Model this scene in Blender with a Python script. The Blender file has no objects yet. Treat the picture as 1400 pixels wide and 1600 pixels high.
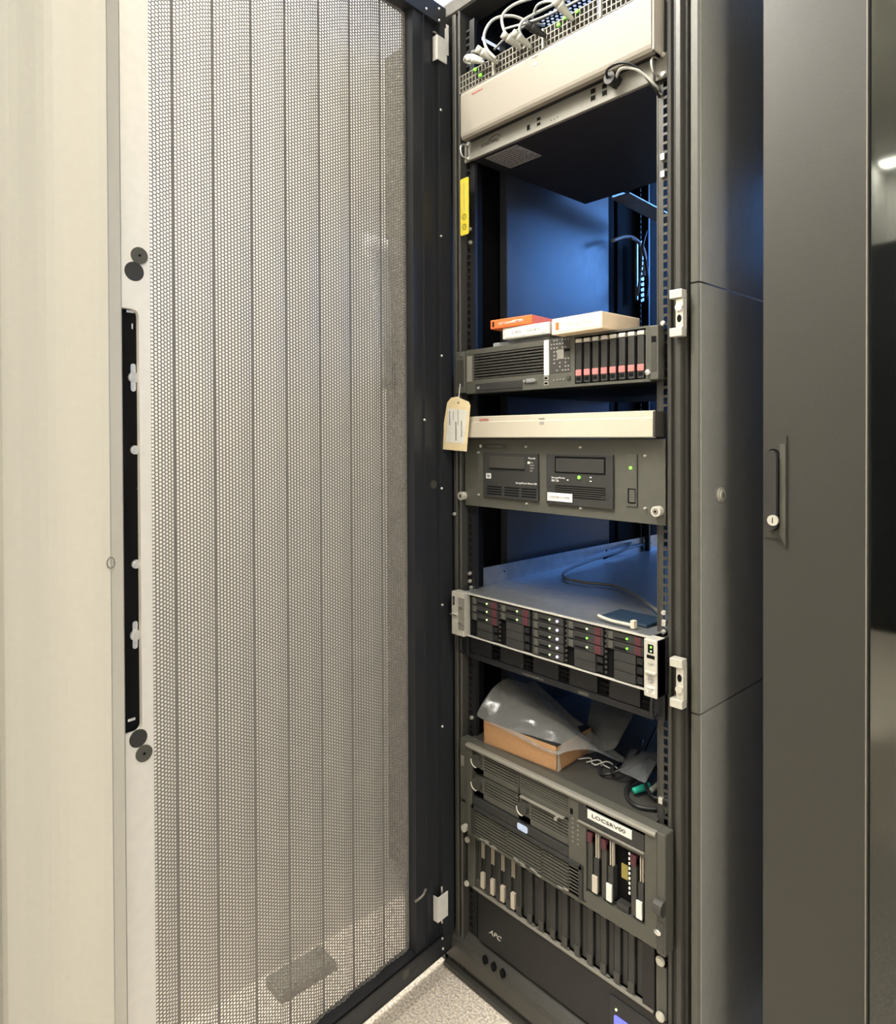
import bpy, bmesh, math, random
import numpy as np
from mathutils import Vector, Matrix
random.seed(7)
S = bpy.context.scene
COL = S.collection

# ------------------------------------------------------------------ camera
FPX, CX, CY = 1056.0, 700.0, 691.5
TH = math.radians(47.4)
CAM = Vector((1.068, -1.034, 1.20))
f0 = Vector((-math.sin(TH), math.cos(TH), 0)); r0 = Vector((math.cos(TH), math.sin(TH), 0)); Z1 = Vector((0, 0, 1))
_p, _a = math.radians(.55), math.radians(.23)
FW = math.cos(_p) * f0 - math.sin(_p) * Z1
_u = math.cos(_p) * Z1 + math.sin(_p) * f0
RT = math.cos(_a) * r0 - math.sin(_a) * _u
UP = math.cos(_a) * _u + math.sin(_a) * r0
cd = bpy.data.cameras.new('camera'); cam = bpy.data.objects.new('camera', cd); COL.objects.link(cam)
cam.matrix_world = Matrix(((RT.x, UP.x, -FW.x, CAM.x), (RT.y, UP.y, -FW.y, CAM.y), (RT.z, UP.z, -FW.z, CAM.z), (0, 0, 0, 1)))
cd.sensor_fit = 'HORIZONTAL'; cd.sensor_width = 36; cd.lens = FPX / 1400 * 36
cd.shift_x = 0; cd.shift_y = -(800 - CY) / 1400; cd.clip_start = .02
S.camera = cam
S.view_settings.view_transform = 'Standard'; S.view_settings.look = 'None'
S.view_settings.gamma = 1; S.view_settings.use_curve_mapping = False
S.view_settings.exposure = -0.33
S.cycles.max_bounces = 10; S.cycles.diffuse_bounces = 5; S.cycles.glossy_bounces = 5

# ------------------------------------------------------------------ world + lights
w = bpy.data.worlds.new('world'); S.world = w; w.use_nodes = True
w.node_tree.nodes['Background'].inputs[0].default_value = (.9, .9, .85, 1)
w.node_tree.nodes['Background'].inputs[1].default_value = .02

def area(name, loc, direction, sx, sy, power, color):
    l = bpy.data.lights.new(name, 'AREA'); l.shape = 'RECTANGLE'; l.size = sx; l.size_y = sy
    l.energy = power; l.color = color
    o = bpy.data.objects.new(name, l); COL.objects.link(o); o.location = loc
    o.rotation_euler = Vector(direction).to_track_quat('-Z', 'Y').to_euler()
    return o
WARM = (1.0, .955, .86)
area('light_troffer_near', (.54, -2.2, 2.96), (0, 0, -1), .25, 1.1, 34, WARM)
area('light_troffer_back', (-.10, -4.05, 2.96), (0, 0, -1), .35, .12, 7, WARM)
area('light_troffer_right', (2.35, -1.45, 2.96), (0, 0, -1), .5, .25, 66, WARM)
area('light_niche_fill', (-.06, -1.15, 2.96), (0, 0, -1), .35, 1.0, 140, (1.0, .965, .90))  # added fill lamp over the door niche, brightens the wall behind the mesh
area('light_window', (.9, 2.42, 2.1), (0, -1, -.35), 1.2, .7, 88, (.12, .37, 1.0))

# ------------------------------------------------------------------ pixel -> plane helpers
def ray(x, y): return FW + RT * ((x - CX) / FPX) - UP * ((y - CY) / FPX)
def aY(x, y, Y=0.):
    d = ray(x, y); return CAM + d * ((Y - CAM.y) / d.y)
def aX(x, y, X):
    d = ray(x, y); return CAM + d * ((X - CAM.x) / d.x)
def aZ(x, y, Z):
    d = ray(x, y); return CAM + d * ((Z - CAM.z) / d.z)
def rc(xl, yt, yb, xr, Y):
    """front rectangle on the plane Y: left column, its top and bottom, right column -> x0,x1,z0,z1"""
    a = aY(xl, yt, Y); b = aY(xl, yb, Y); c = aY(xr, yb, Y)
    return a.x, c.x, b.z, a.z

# ------------------------------------------------------------------ materials
def mat(name, col, rough=.5, metal=0., bump=0., scale=60., var=.06, emis=None, es=1., spec=.5, trans=0., alpha=1., ior=1.45):
    m = bpy.data.materials.new(name); m.use_nodes = True
    nt = m.node_tree; b = nt.nodes['Principled BSDF']
    tc = nt.nodes.new('ShaderNodeTexCoord'); n = nt.nodes.new('ShaderNodeTexNoise')
    n.inputs['Scale'].default_value = scale; n.inputs['Detail'].default_value = 4
    nt.links.new(tc.outputs['Object'], n.inputs['Vector'])
    mr = nt.nodes.new('ShaderNodeMapRange'); nt.links.new(n.outputs['Fac'], mr.inputs['Value'])
    mr.inputs['From Min'].default_value = .3; mr.inputs['From Max'].default_value = .7
    mr.inputs['To Min'].default_value = 1 - var; mr.inputs['To Max'].default_value = 1 + var
    mx = nt.nodes.new('ShaderNodeVectorMath'); mx.operation = 'SCALE'
    mx.inputs[0].default_value = col[:3]; nt.links.new(mr.outputs['Result'], mx.inputs['Scale'])
    nt.links.new(mx.outputs['Vector'], b.inputs['Base Color'])
    mr2 = nt.nodes.new('ShaderNodeMapRange'); nt.links.new(n.outputs['Fac'], mr2.inputs['Value'])
    mr2.inputs['To Min'].default_value = max(0, rough - .06); mr2.inputs['To Max'].default_value = min(1, rough + .06)
    nt.links.new(mr2.outputs['Result'], b.inputs['Roughness'])
    b.inputs['Metallic'].default_value = metal
    b.inputs['Specular IOR Level'].default_value = spec
    b.inputs['Transmission Weight'].default_value = trans
    b.inputs['IOR'].default_value = ior
    b.inputs['Alpha'].default_value = alpha
    if bump:
        bp = nt.nodes.new('ShaderNodeBump'); bp.inputs['Strength'].default_value = bump; bp.inputs['Distance'].default_value = .002
        nt.links.new(n.outputs['Fac'], bp.inputs['Height']); nt.links.new(bp.outputs['Normal'], b.inputs['Normal'])
    if emis:
        b.inputs['Emission Color'].default_value = (*emis, 1); b.inputs['Emission Strength'].default_value = es
    return m

MT = dict(
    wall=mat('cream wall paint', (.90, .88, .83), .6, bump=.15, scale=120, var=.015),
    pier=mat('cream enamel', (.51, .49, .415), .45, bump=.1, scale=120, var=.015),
    ceil=mat('ceiling tile', (.82, .81, .75), .8, bump=.3, scale=200),
    gap_shade=mat('dark gap shade strip', (.085, .083, .07), .5),  # shade of the gap beside the rack, held in this dark colour
    black=mat('black powder coat', (.012, .0125, .014), .42, bump=.05, scale=400),
    bgloss=mat('black gloss panel', (.012, .012, .013), .18, var=.03),
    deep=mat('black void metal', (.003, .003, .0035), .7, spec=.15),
    doorb=mat('charcoal door steel', (.022, .024, .028), .38, bump=.05, scale=400),
    mesh=mat('perforated door steel', (.21, .195, .175), .45, scale=30),
    stile=mat('pale grey door stile', (.74, .72, .67), .45, var=.03),
    postm=mat('graphite post', (.046, .044, .038), .40, bump=.04, scale=300),
    sidep=mat('graphite side panel', (.30, .296, .27), .2, var=.03),
    cabB=mat('dark grey cabinet steel', (.038, .037, .031), .42, bump=.06, scale=350, var=.08),
    inner=mat('inner side sheet', (.045, .05, .06), .35, var=.04),
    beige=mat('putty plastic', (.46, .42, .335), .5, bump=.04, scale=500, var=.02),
    beige_dim=mat('putty plastic toned down for lamps', (.205, .185, .15), .5, bump=.04, scale=500, var=.02),  # same putty, darkened to offset the strong lamp light near the rack top
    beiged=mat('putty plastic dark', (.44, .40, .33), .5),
    fwgrey=mat('light grey painted steel', (.20, .192, .165), .45, var=.03),
    fwdark=mat('dark chassis steel', (.012, .0118, .0115), .55, var=.08, scale=15),
    carbon=mat('carbon grey bezel', (.074, .073, .059), .48, var=.05),
    carbonl=mat('lighter carbon bezel', (.20, .19, .16), .45),
    carbond=mat('dark carbon plastic', (.03, .03, .028), .45),
    galv=mat('galvanised steel', (.38, .40, .41), .38, .75, bump=.05, scale=40, var=.12),
    galvp=mat('dusty server lid steel', (.34, .35, .35), .36, .75, bump=.05, scale=60, var=.12),
    chrome=mat('bright zinc', (.78, .78, .74), .25, .9),
    white=mat('white plastic', (.72, .71, .66), .45),
    screw=mat('zinc screw', (.72, .71, .66), .3, .75),
    label=mat('white label', (.70, .69, .63), .6),
    ink=mat('black ink', (.03, .03, .03), .6),
    grink=mat('grey ink', (.28, .27, .25), .6),
    pale=mat('pale silver print', (.62, .62, .60), .4),
    red=mat('red ink', (.45, .10, .08), .6),
    pink=mat('maroon latch plastic', (.50, .17, .16), .4),
    maroon=mat('dark maroon latch', (.075, .022, .028), .4),
    silver=mat('silver plastic', (.56, .54, .47), .38, .3),
    orange=mat('orange plastic', (.72, .14, .035), .45),
    cream=mat('cream plastic case', (.86, .68, .46), .4, var=.03),
    ltgrey=mat('pale grey case', (.52, .51, .46), .4),
    midgrey=mat('mid grey case', (.27, .28, .28), .4),
    manila=mat('manila card', (.72, .60, .36), .7),
    yellow=mat('yellow label', (.62, .50, .04), .5),
    card=mat('brown cardboard', (.40, .22, .10), .75, bump=.2, scale=150),
    cable=mat('grey cable jacket', (.46, .46, .42), .45),
    cabled=mat('dark grey cable', (.13, .13, .12), .45),
    cableb=mat('black cable', (.012, .012, .012), .45),
    plug=mat('pale grey plug', (.42, .42, .37), .45),
    teal=mat('teal plug', (.02, .30, .21), .4),
    blue=mat('blue lever plastic', (.006, .02, .04), .6),
    tan=mat('tan lever edge', (.50, .45, .36), .5),
    outlet=mat('grey junction box', (.25, .25, .22), .5),
    brass=mat('yellowish connector', (.30, .25, .06), .5),
    ledg=mat('green led', (.2, .9, .1), .4, emis=(.22, 1.0, .03), es=1.6),
    ledw=mat('lavender led', (.8, .75, .95), .4, emis=(.66, .58, 1.0), es=1.2),
    ledy=mat('pale green led', (.7, .9, .5), .4, emis=(.62, 1.0, .30), es=1.0),
    lcd=mat('blue lcd', (.1, .1, .5), .3, emis=(.16, .2, .95), es=1.0),
    lcdc=mat('pale blue badge', (.50, .62, .85), .4),
    lampm=mat('lamp diffuser', (.9, .9, .85), .5, emis=(1, .96, .86), es=5),
    skyw=mat('blue daylight pane', (.1, .2, .5), .3, emis=(.10, .30, 1.0), es=2.4),
)
# clear film and cabinet glass
def film(name, col, fac, rough):
    m = bpy.data.materials.new(name); m.use_nodes = True; nt = m.node_tree
    for n in list(nt.nodes): nt.nodes.remove(n)
    o = nt.nodes.new('ShaderNodeOutputMaterial'); t = nt.nodes.new('ShaderNodeBsdfTransparent')
    p = nt.nodes.new('ShaderNodeBsdfPrincipled'); p.inputs['Base Color'].default_value = (*col, 1); p.inputs['Roughness'].default_value = rough
    p.inputs['Specular IOR Level'].default_value = .9
    mx = nt.nodes.new('ShaderNodeMixShader'); lw = nt.nodes.new('ShaderNodeLayerWeight'); lw.inputs[0].default_value = .45
    tc = nt.nodes.new('ShaderNodeTexCoord'); n = nt.nodes.new('ShaderNodeTexNoise'); n.inputs['Scale'].default_value = 14; n.inputs['Detail'].default_value = 5
    nt.links.new(tc.outputs['Object'], n.inputs['Vector'])
    bp = nt.nodes.new('ShaderNodeBump'); bp.inputs['Strength'].default_value = .5; bp.inputs['Distance'].default_value = .008
    nt.links.new(n.outputs['Fac'], bp.inputs['Height']); nt.links.new(bp.outputs['Normal'], p.inputs['Normal'])
    ma = nt.nodes.new('ShaderNodeMath'); ma.operation = 'MULTIPLY_ADD'; ma.inputs[1].default_value = .5; ma.inputs[2].default_value = fac
    nt.links.new(lw.outputs['Facing'], ma.inputs[0]); nt.links.new(ma.outputs[0], mx.inputs[0])
    nt.links.new(t.outputs[0], mx.inputs[1]); nt.links.new(p.outputs[0], mx.inputs[2]); nt.links.new(mx.outputs[0], o.inputs[0])
    return m
MT['film'] = film('clear plastic film', (.30, .30, .28), .16, .18)
MT['film2'] = film('smoky plastic film', (.12, .125, .13), .35, .3)
MT['sleeve'] = film('paper behind plastic', (.75, .75, .7), .55, .4)
gl = bpy.data.materials.new('smoked glass'); gl.use_nodes = True; nt = gl.node_tree
for n in list(nt.nodes): nt.nodes.remove(n)
o_ = nt.nodes.new('ShaderNodeOutputMaterial'); t_ = nt.nodes.new('ShaderNodeBsdfTransparent'); t_.inputs[0].default_value = (.22, .23, .23, 1)
g_ = nt.nodes.new('ShaderNodeBsdfGlossy'); g_.inputs['Roughness'].default_value = .03; g_.inputs[0].default_value = (.9, .95, .9, 1)
fr = nt.nodes.new('ShaderNodeFresnel'); fr.inputs[0].default_value = 2.0
mx_ = nt.nodes.new('ShaderNodeMixShader'); nt.links.new(fr.outputs[0], mx_.inputs[0]); nt.links.new(t_.outputs[0], mx_.inputs[1]); nt.links.new(g_.outputs[0], mx_.inputs[2]); nt.links.new(mx_.outputs[0], o_.inputs[0])
tx = nt.nodes.new('ShaderNodeTexCoord'); nn = nt.nodes.new('ShaderNodeTexNoise'); nn.inputs['Scale'].default_value = 6
nt.links.new(tx.outputs['Object'], nn.inputs['Vector']); rmp = nt.nodes.new('ShaderNodeMapRange'); rmp.inputs['To Min'].default_value = .02; rmp.inputs['To Max'].default_value = .06
nt.links.new(nn.outputs['Fac'], rmp.inputs['Value']); nt.links.new(rmp.outputs['Result'], g_.inputs['Roughness'])
MT['glass'] = gl
# carpet
cp = mat('speckled loop carpet', (.74, .66, .56), .95, bump=1.0, scale=190, var=.42)
MT['carpet'] = cp
cp.node_tree.nodes['Bump'].inputs['Distance'].default_value = .004

# ------------------------------------------------------------------ mesh builder
class M:
    def __init__(s): s.b = bmesh.new(); s.sm = False
    def box(s, x0, x1, y0, y1, z0, z1, bev=0):
        if x1 < x0: x0, x1 = x1, x0
        if y1 < y0: y0, y1 = y1, y0
        if z1 < z0: z0, z1 = z1, z0
        mtx = Matrix.Translation(((x0 + x1) / 2, (y0 + y1) / 2, (z0 + z1) / 2)) @ Matrix.Diagonal((x1 - x0, y1 - y0, z1 - z0, 1))
        g = bmesh.ops.create_cube(s.b, size=1, matrix=mtx)['verts']
        if bev:
            es = list({e for v in g for e in v.link_edges})
            bmesh.ops.bevel(s.b, geom=es, offset=bev, segments=2, affect='EDGES', profile=.5)
        return s
    def cyl(s, p, ax, r, h, seg=16, r2=None):
        """centre p, axis vector ax"""
        q = Vector(ax).normalized().to_track_quat('Z', 'Y').to_matrix().to_4x4()
        bmesh.ops.create_cone(s.b, cap_ends=True, segments=seg, radius1=r, radius2=r if r2 is None else r2, depth=h, matrix=Matrix.Translation(p) @ q)
        return s
    def sph(s, p, r, sc=(1, 1, 1), u=14, v=8):
        bmesh.ops.create_uvsphere(s.b, u_segments=u, v_segments=v, radius=r, matrix=Matrix.Translation(p) @ Matrix.Diagonal((*sc, 1)))
        return s
    def prism(s, poly, fn0, fn1):
        """poly: list of 2d points; fn0/fn1 map (a,b) to 3d for the two ends"""
        A = [s.b.verts.new(fn0(*q)) for q in poly]; B = [s.b.verts.new(fn1(*q)) for q in poly]
        n = len(poly)
        for i in range(n): s.b.faces.new((A[i], A[(i + 1) % n], B[(i + 1) % n], B[i]))
        s.b.faces.new(A[::-1]); s.b.faces.new(B)
        return s
    def xz(s, poly, y0, y1): return s.prism(poly, lambda a, b: (a, y0, b), lambda a, b: (a, y1, b))
    def xy(s, poly, z0, z1): return s.prism(poly, lambda a, b: (a, b, z0), lambda a, b: (a, b, z1))
    def yz(s, poly, x0, x1): return s.prism(poly, lambda a, b: (x0, a, b), lambda a, b: (x1, a, b))
    def tube(s, pts, r, seg=8, sub=6, r1=None):
        P = [Vector(p) for p in pts]; Q = []
        if len(P) > 2:
            E = [P[0] * 2 - P[1]] + P + [P[-1] * 2 - P[-2]]
            for i in range(1, len(E) - 2):
                for k in range(sub):
                    t = k / sub; a, b, c, d = E[i - 1], E[i], E[i + 1], E[i + 2]
                    Q.append(.5 * ((2 * b) + (c - a) * t + (2 * a - 5 * b + 4 * c - d) * t * t + (3 * b - a - 3 * c + d) * t ** 3))
            Q.append(P[-1])
        else: Q = P
        nrm = None; rings = []
        for i, q in enumerate(Q):
            t = (Q[min(i + 1, len(Q) - 1)] - Q[max(i - 1, 0)]).normalized()
            if nrm is None: nrm = t.orthogonal().normalized()
            nrm = (nrm - t * nrm.dot(t)).normalized(); bn = t.cross(nrm)
            rr = r if r1 is None else r + (r1 - r) * i / (len(Q) - 1)
            rings.append([s.b.verts.new(q + (nrm * math.cos(2 * math.pi * k / seg) + bn * math.sin(2 * math.pi * k / seg)) * rr) for k in range(seg)])
        for a, b in zip(rings, rings[1:]):
            for k in range(seg): s.b.faces.new((a[k], a[(k + 1) % seg], b[(k + 1) % seg], b[k]))
        s.b.faces.new(rings[0][::-1]); s.b.faces.new(rings[-1]); s.sm = True
        return s
    def grid(s, P):
        V = [[s.b.verts.new(q) for q in row] for row in P]
        for i in range(len(V) - 1):
            for j in range(len(V[0]) - 1): s.b.faces.new((V[i][j], V[i][j + 1], V[i + 1][j + 1], V[i + 1][j]))
        return s
    def build(s, name, m, parent=None, label=None, xf=None, smooth=None):
        me = bpy.data.meshes.new(name)
        bmesh.ops.recalc_face_normals(s.b, faces=s.b.faces)
        if xf: bmesh.ops.transform(s.b, matrix=xf, verts=s.b.verts)
        W = Vector((0, 0, 0)); q = parent
        while q is not None: W += Vector(q.location); q = q.parent
        if parent is not None: bmesh.ops.translate(s.b, vec=-W, verts=s.b.verts)
        s.b.to_mesh(me); s.b.free()
        me.materials.append(MT[m] if isinstance(m, str) else m)
        if s.sm if smooth is None else smooth:
            me.polygons.foreach_set('use_smooth', [True] * len(me.polygons))
        o = bpy.data.objects.new(name, me); COL.objects.link(o)
        if parent is not None: o.parent = parent
        if label: o['label'] = label
        return o

def text(body, name, m, parent, x0, x1, z0, z1, y, xf=None, ext=.0003, face='-Y', shear=0):
    c = bpy.data.curves.new('t', 'FONT'); c.body = body; c.extrude = ext; c.align_x = 'LEFT'; c.resolution_u = 3; c.shear = shear
    o = bpy.data.objects.new('t', c); COL.objects.link(o); bpy.context.view_layer.update()
    me = bpy.data.meshes.new_from_object(o.evaluated_get(bpy.context.evaluated_depsgraph_get()))
    bpy.data.objects.remove(o)
    b = bmesh.new(); b.from_mesh(me); bpy.data.meshes.remove(me)
    xs = [v.co.x for v in b.verts]; ys = [v.co.y for v in b.verts]
    ax, bx, ay, by = min(xs), max(xs), min(ys), max(ys)
    for v in b.verts:
        v.co = Vector((x0 + (v.co.x - ax) / (bx - ax) * (x1 - x0), y - v.co.z, z0 + (v.co.y - ay) / (by - ay) * (z1 - z0)))
    q = M(); q.b.free(); q.b = b
    return q.build(name, m, parent, xf=xf)

def thing(name, label, cat, loc, group=None):
    o = bpy.data.objects.new(name, None); COL.objects.link(o); o.location = loc; o.empty_display_size = .05
    o['label'] = label; o['category'] = cat
    if group: o['group'] = group
    return o
def tag(o, label, cat, group=None):
    o['label'] = label; o['category'] = cat
    if group: o['group'] = group
    return o
def struct(o): o['kind'] = 'structure'; return o
def part_copy(o, dx, dy, dz, parent):
    c = o.copy(); COL.objects.link(c); c.parent = parent; c.location = o.location + Vector((dx, dy, dz))
    for ch in o.children:
        g = ch.copy(); COL.objects.link(g); g.parent = c
    return c
def ellipse(cx, cz, rx, rz, n=20): return [(cx + rx * math.cos(2 * math.pi * k / n), cz + rz * math.sin(2 * math.pi * k / n)) for k in range(n)]
def rrect(x0, x1, z0, z1, r, n=5):
    P = []
    for cx, cz, a in ((x1 - r, z1 - r, 0), (x0 + r, z1 - r, 90), (x0 + r, z0 + r, 180), (x1 - r, z0 + r, 270)):
        for k in range(n + 1):
            t = math.radians(a + 90 * k / n); P.append((cx + r * math.cos(t), cz + r * math.sin(t)))
    return P

# ------------------------------------------------------------------ the room
struct(M().box(-.6, 3.2, -4.3, 2.6, -.05, 0).build('floor', 'carpet'))
struct(M().box(-.6, 3.2, -4.3, 2.6, 3.0, 3.05).build('ceiling', 'ceil'))
struct(M().box(-.42, -.31, -4.3, 2.6, 0, 3.0).build('wall_left', 'wall'))
struct(M().box(3.1, 3.2, -4.3, 2.6, 0, 3.0).build('wall_right', 'wall'))
struct(M().box(-.42, 3.1, -4.4, -4.3, 0, 3.0).build('wall_back', 'wall'))
struct(M().box(-.42, 3.1, 2.5, 2.6, 0, 3.0).build('wall_far', 'wall'))
win = struct(M().box(.25, 1.55, 2.46, 2.497, 1.10, 2.57).build('window_1', 'white'))
M().box(.3, 1.5, 2.45, 2.459, 1.15, 2.52).build('window_pane', 'skyw', win)
def Wp(px, fwd):
    u = (px - CX) / FPX
    return (CAM.x + r0.x * u * fwd + f0.x * fwd, CAM.y + r0.y * u * fwd + f0.y * fwd)
# cream pier at the left: its long face has a shallow moulded hollow, ends in a narrow chamfered edge
prof = [Wp(192, .772), Wp(190.5, .766), Wp(172.5, .755), Wp(171, .752)]
pa, pb = Vector((*Wp(171, .752), 0)), Vector((*Wp(4, .70), 0))
for k in range(1, 13):
    t = k / 12; q = pa.lerp(pb, t); d = .0065 * math.sin(math.pi * t) ** 2
    prof.append((q.x - d, q.y))
prof += [(pb.x - .004, pb.y - .004), (pb.x + .006, pb.y - .010), (pb.x + .006, -1.9), (.205, -1.9), (.205, -.785)]
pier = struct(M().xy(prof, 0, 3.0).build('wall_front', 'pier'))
q = aZ(172, 877, 1.0); e0 = Vector((*Wp(171, .751), 1.2 - (877 - 681) * .751 / FPX))
rg = M(); rg.tube([e0 + Vector((.0015, 0, 0)) + Vector((0, math.cos(t) * .004, math.sin(t) * .006)) for t in [2 * math.pi * k / 12 for k in range(13)]], .0006, 6, 2)
tag(rg.build('wire_ring', 'grey' if 'grey' in MT else 'cabled'), 'tiny dark wire ring on the edge of the cream wall end', 'ring')
struct(M().box(-.31, -.0705, .020, .032, .12, 2.16).build('gap_shade_panel', 'gap_shade'))  # dark panel added to stand for the shade between rack and wall
struct(M().box(-.215, -.0705, -.002, .018, 0, .12).build('trim_2', 'postm'))
# ceiling light fittings
for i, (x, y, sx, sy, lab) in enumerate(((.54, -2.2, .25, 1.1, 'in the middle of the room'), (-.10, -4.05, .35, .12, 'close to the back wall'), (-.06, -1.15, .35, 1.0, 'added as fill above the open rack door'), (2.35, -1.45, .5, .25, 'on the right'))):  # third panel is an added fitting for the niche fill lamp
    t = thing('ceiling_light', 'flat white ceiling light panel ' + lab, 'ceiling light', (x, y, 3.0), 'ceiling light panels')
    fm = M()
    for a, b, c, d in ((-sx / 2 - .03, -sx / 2, -sy / 2 - .03, sy / 2 + .03), (sx / 2, sx / 2 + .03, -sy / 2 - .03, sy / 2 + .03), (-sx / 2, sx / 2, -sy / 2 - .03, -sy / 2), (-sx / 2, sx / 2, sy / 2, sy / 2 + .03)):
        fm.box(x + a, x + b, y + c, y + d, 2.975, 3.0)
    fm.build('frame', 'white', t)
    M().box(x - sx / 2, x + sx / 2, y - sy / 2, y + sy / 2, 2.985, 2.999).build('diffuser', 'lampm', t)

bk = thing('tall_cabinet', 'tall black cabinet against the back wall, seen only mirrored in the smoked glass', 'cabinet', (.1, -3.9, 0))
M().box(-.28, .55, -4.2, -3.65, .0, 2.36, .02).build('body', 'black', bk)
M().box(-.26, .13, -3.65, -3.63, .06, 2.32, .004).build('door', 'doorb', bk); M().box(.14, .53, -3.65, -3.63, .06, 2.32, .004).build('door', 'doorb', bk)

# ------------------------------------------------------------------ rack
RZ = 2.165
rack = thing('server_rack', 'tall black open server rack full of rack equipment, its perforated door swung open', 'server rack', (.24, .5, 0))
def mirror(P): return [(.4826 - x, y) for x, y in P]
post = [(.4885, .05), (.4885, .004), (.4885, -.006), (.4915, -.0085), (.495, -.006), (.496, .0), (.5015, .0), (.5025, -.0055), (.5045, -.007), (.512, -.007), (.5135, -.004), (.5145, .004), (.5185, .004), (.520, .008), (.520, .05)]
M().xy(post, .02, RZ - .03).build('post', 'postm', rack)
M().xy(mirror(post), .02, RZ - .03).build('post', 'postm', rack)
for x0, x1 in ((-.05, -.01), (.4826 + .01, .4826 + .05)):
    M().box(x0, x1, .93, .98, .02, RZ - .03).build('post', 'black', rack)
M().box(-.068, -.0597, -.004, .05, .02, 2.06).build('hinge_flange', 'postm', rack)
# mounting rails with square holes
def rail(x0, x1, hx, y, lip, name='mounting_rail'):
    m = M(); hs = .0052; z = .09
    pitch = .01527
    m.box(x0, hx - hs, y, y + .002, .085, 2.11); m.box(hx + hs, x1, y, y + .002, .085, 2.11)
    while z < 2.10:
        m.box(hx - hs, hx + hs, y, y + .002, z - .0023, z + .0023); z += pitch
    m.box(lip - .001, lip + .001, y - .001, y + .007, .085, 2.11)
    m.box(x0, x1, y, y + .002, .085, .095)
    return m.build(name, 'black' if x0 < 0 else 'postm', rack)  # same steel both sides; left rails coloured black for the shade on them
rail(-.014, .020, .000, .012, .020); rail(.4605, .4885, .4765, .012, .4605)
rail(-.014, .020, .000, .72, .020); rail(.4605, .4885, .4765, .72, .4605)
# dark backing channels behind the rail holes
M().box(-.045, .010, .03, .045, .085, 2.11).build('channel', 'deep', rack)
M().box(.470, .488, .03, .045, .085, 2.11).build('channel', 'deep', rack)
# left inner side sheet, deep front channel, rear uprights
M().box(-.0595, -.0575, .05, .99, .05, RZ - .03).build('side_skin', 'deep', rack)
M().box(-.045, -.022, .160, .583, .05, RZ - .03, .002).build('side_panel', 'inner', rack)
M().box(-.030, -.018, .62, .645, .05, RZ - .03).build('side_channel', 'deep', rack)
M().box(-.040, -.020, .80, .95, .05, RZ - .03).build('side_channel', 'deep', rack)
st = M()
za, zb = 1.60, 1.775
st.box(-.03, -.022, .728, .738, za, zb); st.box(-.03, -.022, .756, .772, za, zb)
for k in range(12): st.box(-.03, -.022, .738, .756, za + k * (zb - za) / 11 - .0035, za + k * (zb - za) / 11 + .0035)
st.build('slotted_strip', 'galv', rack)
# top: front bar, roof with vent holes
M().yz([(-.006, 2.128), (-.010, 2.132), (-.010, 2.146), (-.004, 2.150), (-.004, RZ), (.05, RZ), (.05, 2.128)], -.0595, .5425).build('top_bar', 'postm', rack)
roof = M()
vx0, vx1, vy0, vy1 = .06, .34, .16, .40
roof.box(-.0595, .5425, .05, vy0, 2.145, 2.155); roof.box(-.0595, .5425, vy1, .99, 2.145, 2.155)
roof.box(-.0595, vx0, vy0, vy1, 2.145, 2.155); roof.box(vx1, .5425, vy0, vy1, 2.145, 2.155)
roof.build('roof_panel', 'deep', rack)
vt = M(); pr_ = .0125; nx = int((vx1 - vx0) / pr_); ny = int((vy1 - vy0) / (pr_ * .866))
for j in range(ny + 1):
    for i in range(nx + 1):
        cx_ = vx0 + (i + .5 * (j % 2)) * pr_; cy_ = vy0 + j * pr_ * .866
        O = []; I = []
        for k in range(6):
            a = math.radians(60 * k + 30)
            O.append(vt.b.verts.new((cx_ + pr_ / math.sqrt(3) * math.cos(a), cy_ + pr_ / math.sqrt(3) * math.sin(a), 2.15)))
            I.append(vt.b.verts.new((cx_ + .0042 * math.cos(a), cy_ + .0042 * math.sin(a), 2.15)))
        for k in range(6): vt.b.faces.new((O[k], O[(k + 1) % 6], I[(k + 1) % 6], I[k]))
vt.build('roof_vent', 'black', rack)
# base sill
sill = M().yz([(.05, .10), (.012, .094), (.0, .088), (-.010, .078), (-.014, .066), (-.014, .034), (-.008, .028), (-.002, .026), (-.002, .014), (-.016, .012), (-.018, .004), (-.012, .001), (.05, .001)], -.0595, .5425).build('base_sill', 'postm', rack)
for px, py in ((757, 1500), (770.5, 1511), (784.5, 1521.5)):
    q = aY(px, py, -.014)
    M().xz(ellipse(q.x, q.z, .0062, .0095), -.0148, -.010).build('vent_slot', 'deep', sill)
M().box(-.058, .52, .05, .98, .02, .06).build('base_plate', 'deep', rack)
# right outer side cladding in three pieces, with round lock
lk = None
for z0, z1 in ((.02, .7485), (.7515, 1.4435), (1.4465, 2.16)):
    m = M(); m.xy([(.5285, .95), (.5285, -.002), (.530, -.0035), (.543, -.0035), (.545, -.001), (.545, .95)], z0, z1)
    o = m.build('side_cladding', 'sidep', rack)
    M().xy([(.5285, -.0036), (.531, -.0065), (.5415, -.0065), (.5448, -.0036)], z0, z1).build('cladding_edge', 'carbon', o)
    if z0 > .7 and z0 < 1: lk = o
q = aX(1126, 773, .545)
M().cyl((.5455, q.y, q.z), (1, 0, 0), .0125, .004, 28).cyl((.548, q.y, q.z), (1, 0, 0), .0085, .004, 24).build('lock', 'silver', lk, 'round metal cam lock')
M().box(.5502, .5508, q.y - .001, q.y + .001, q.z - .005, q.z + .003).build('keyway', 'deep', lk)
M().box(.5225, .5285, .02, .05, .02, 2.14).build('seal_strip', 'deep', rack)
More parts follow.
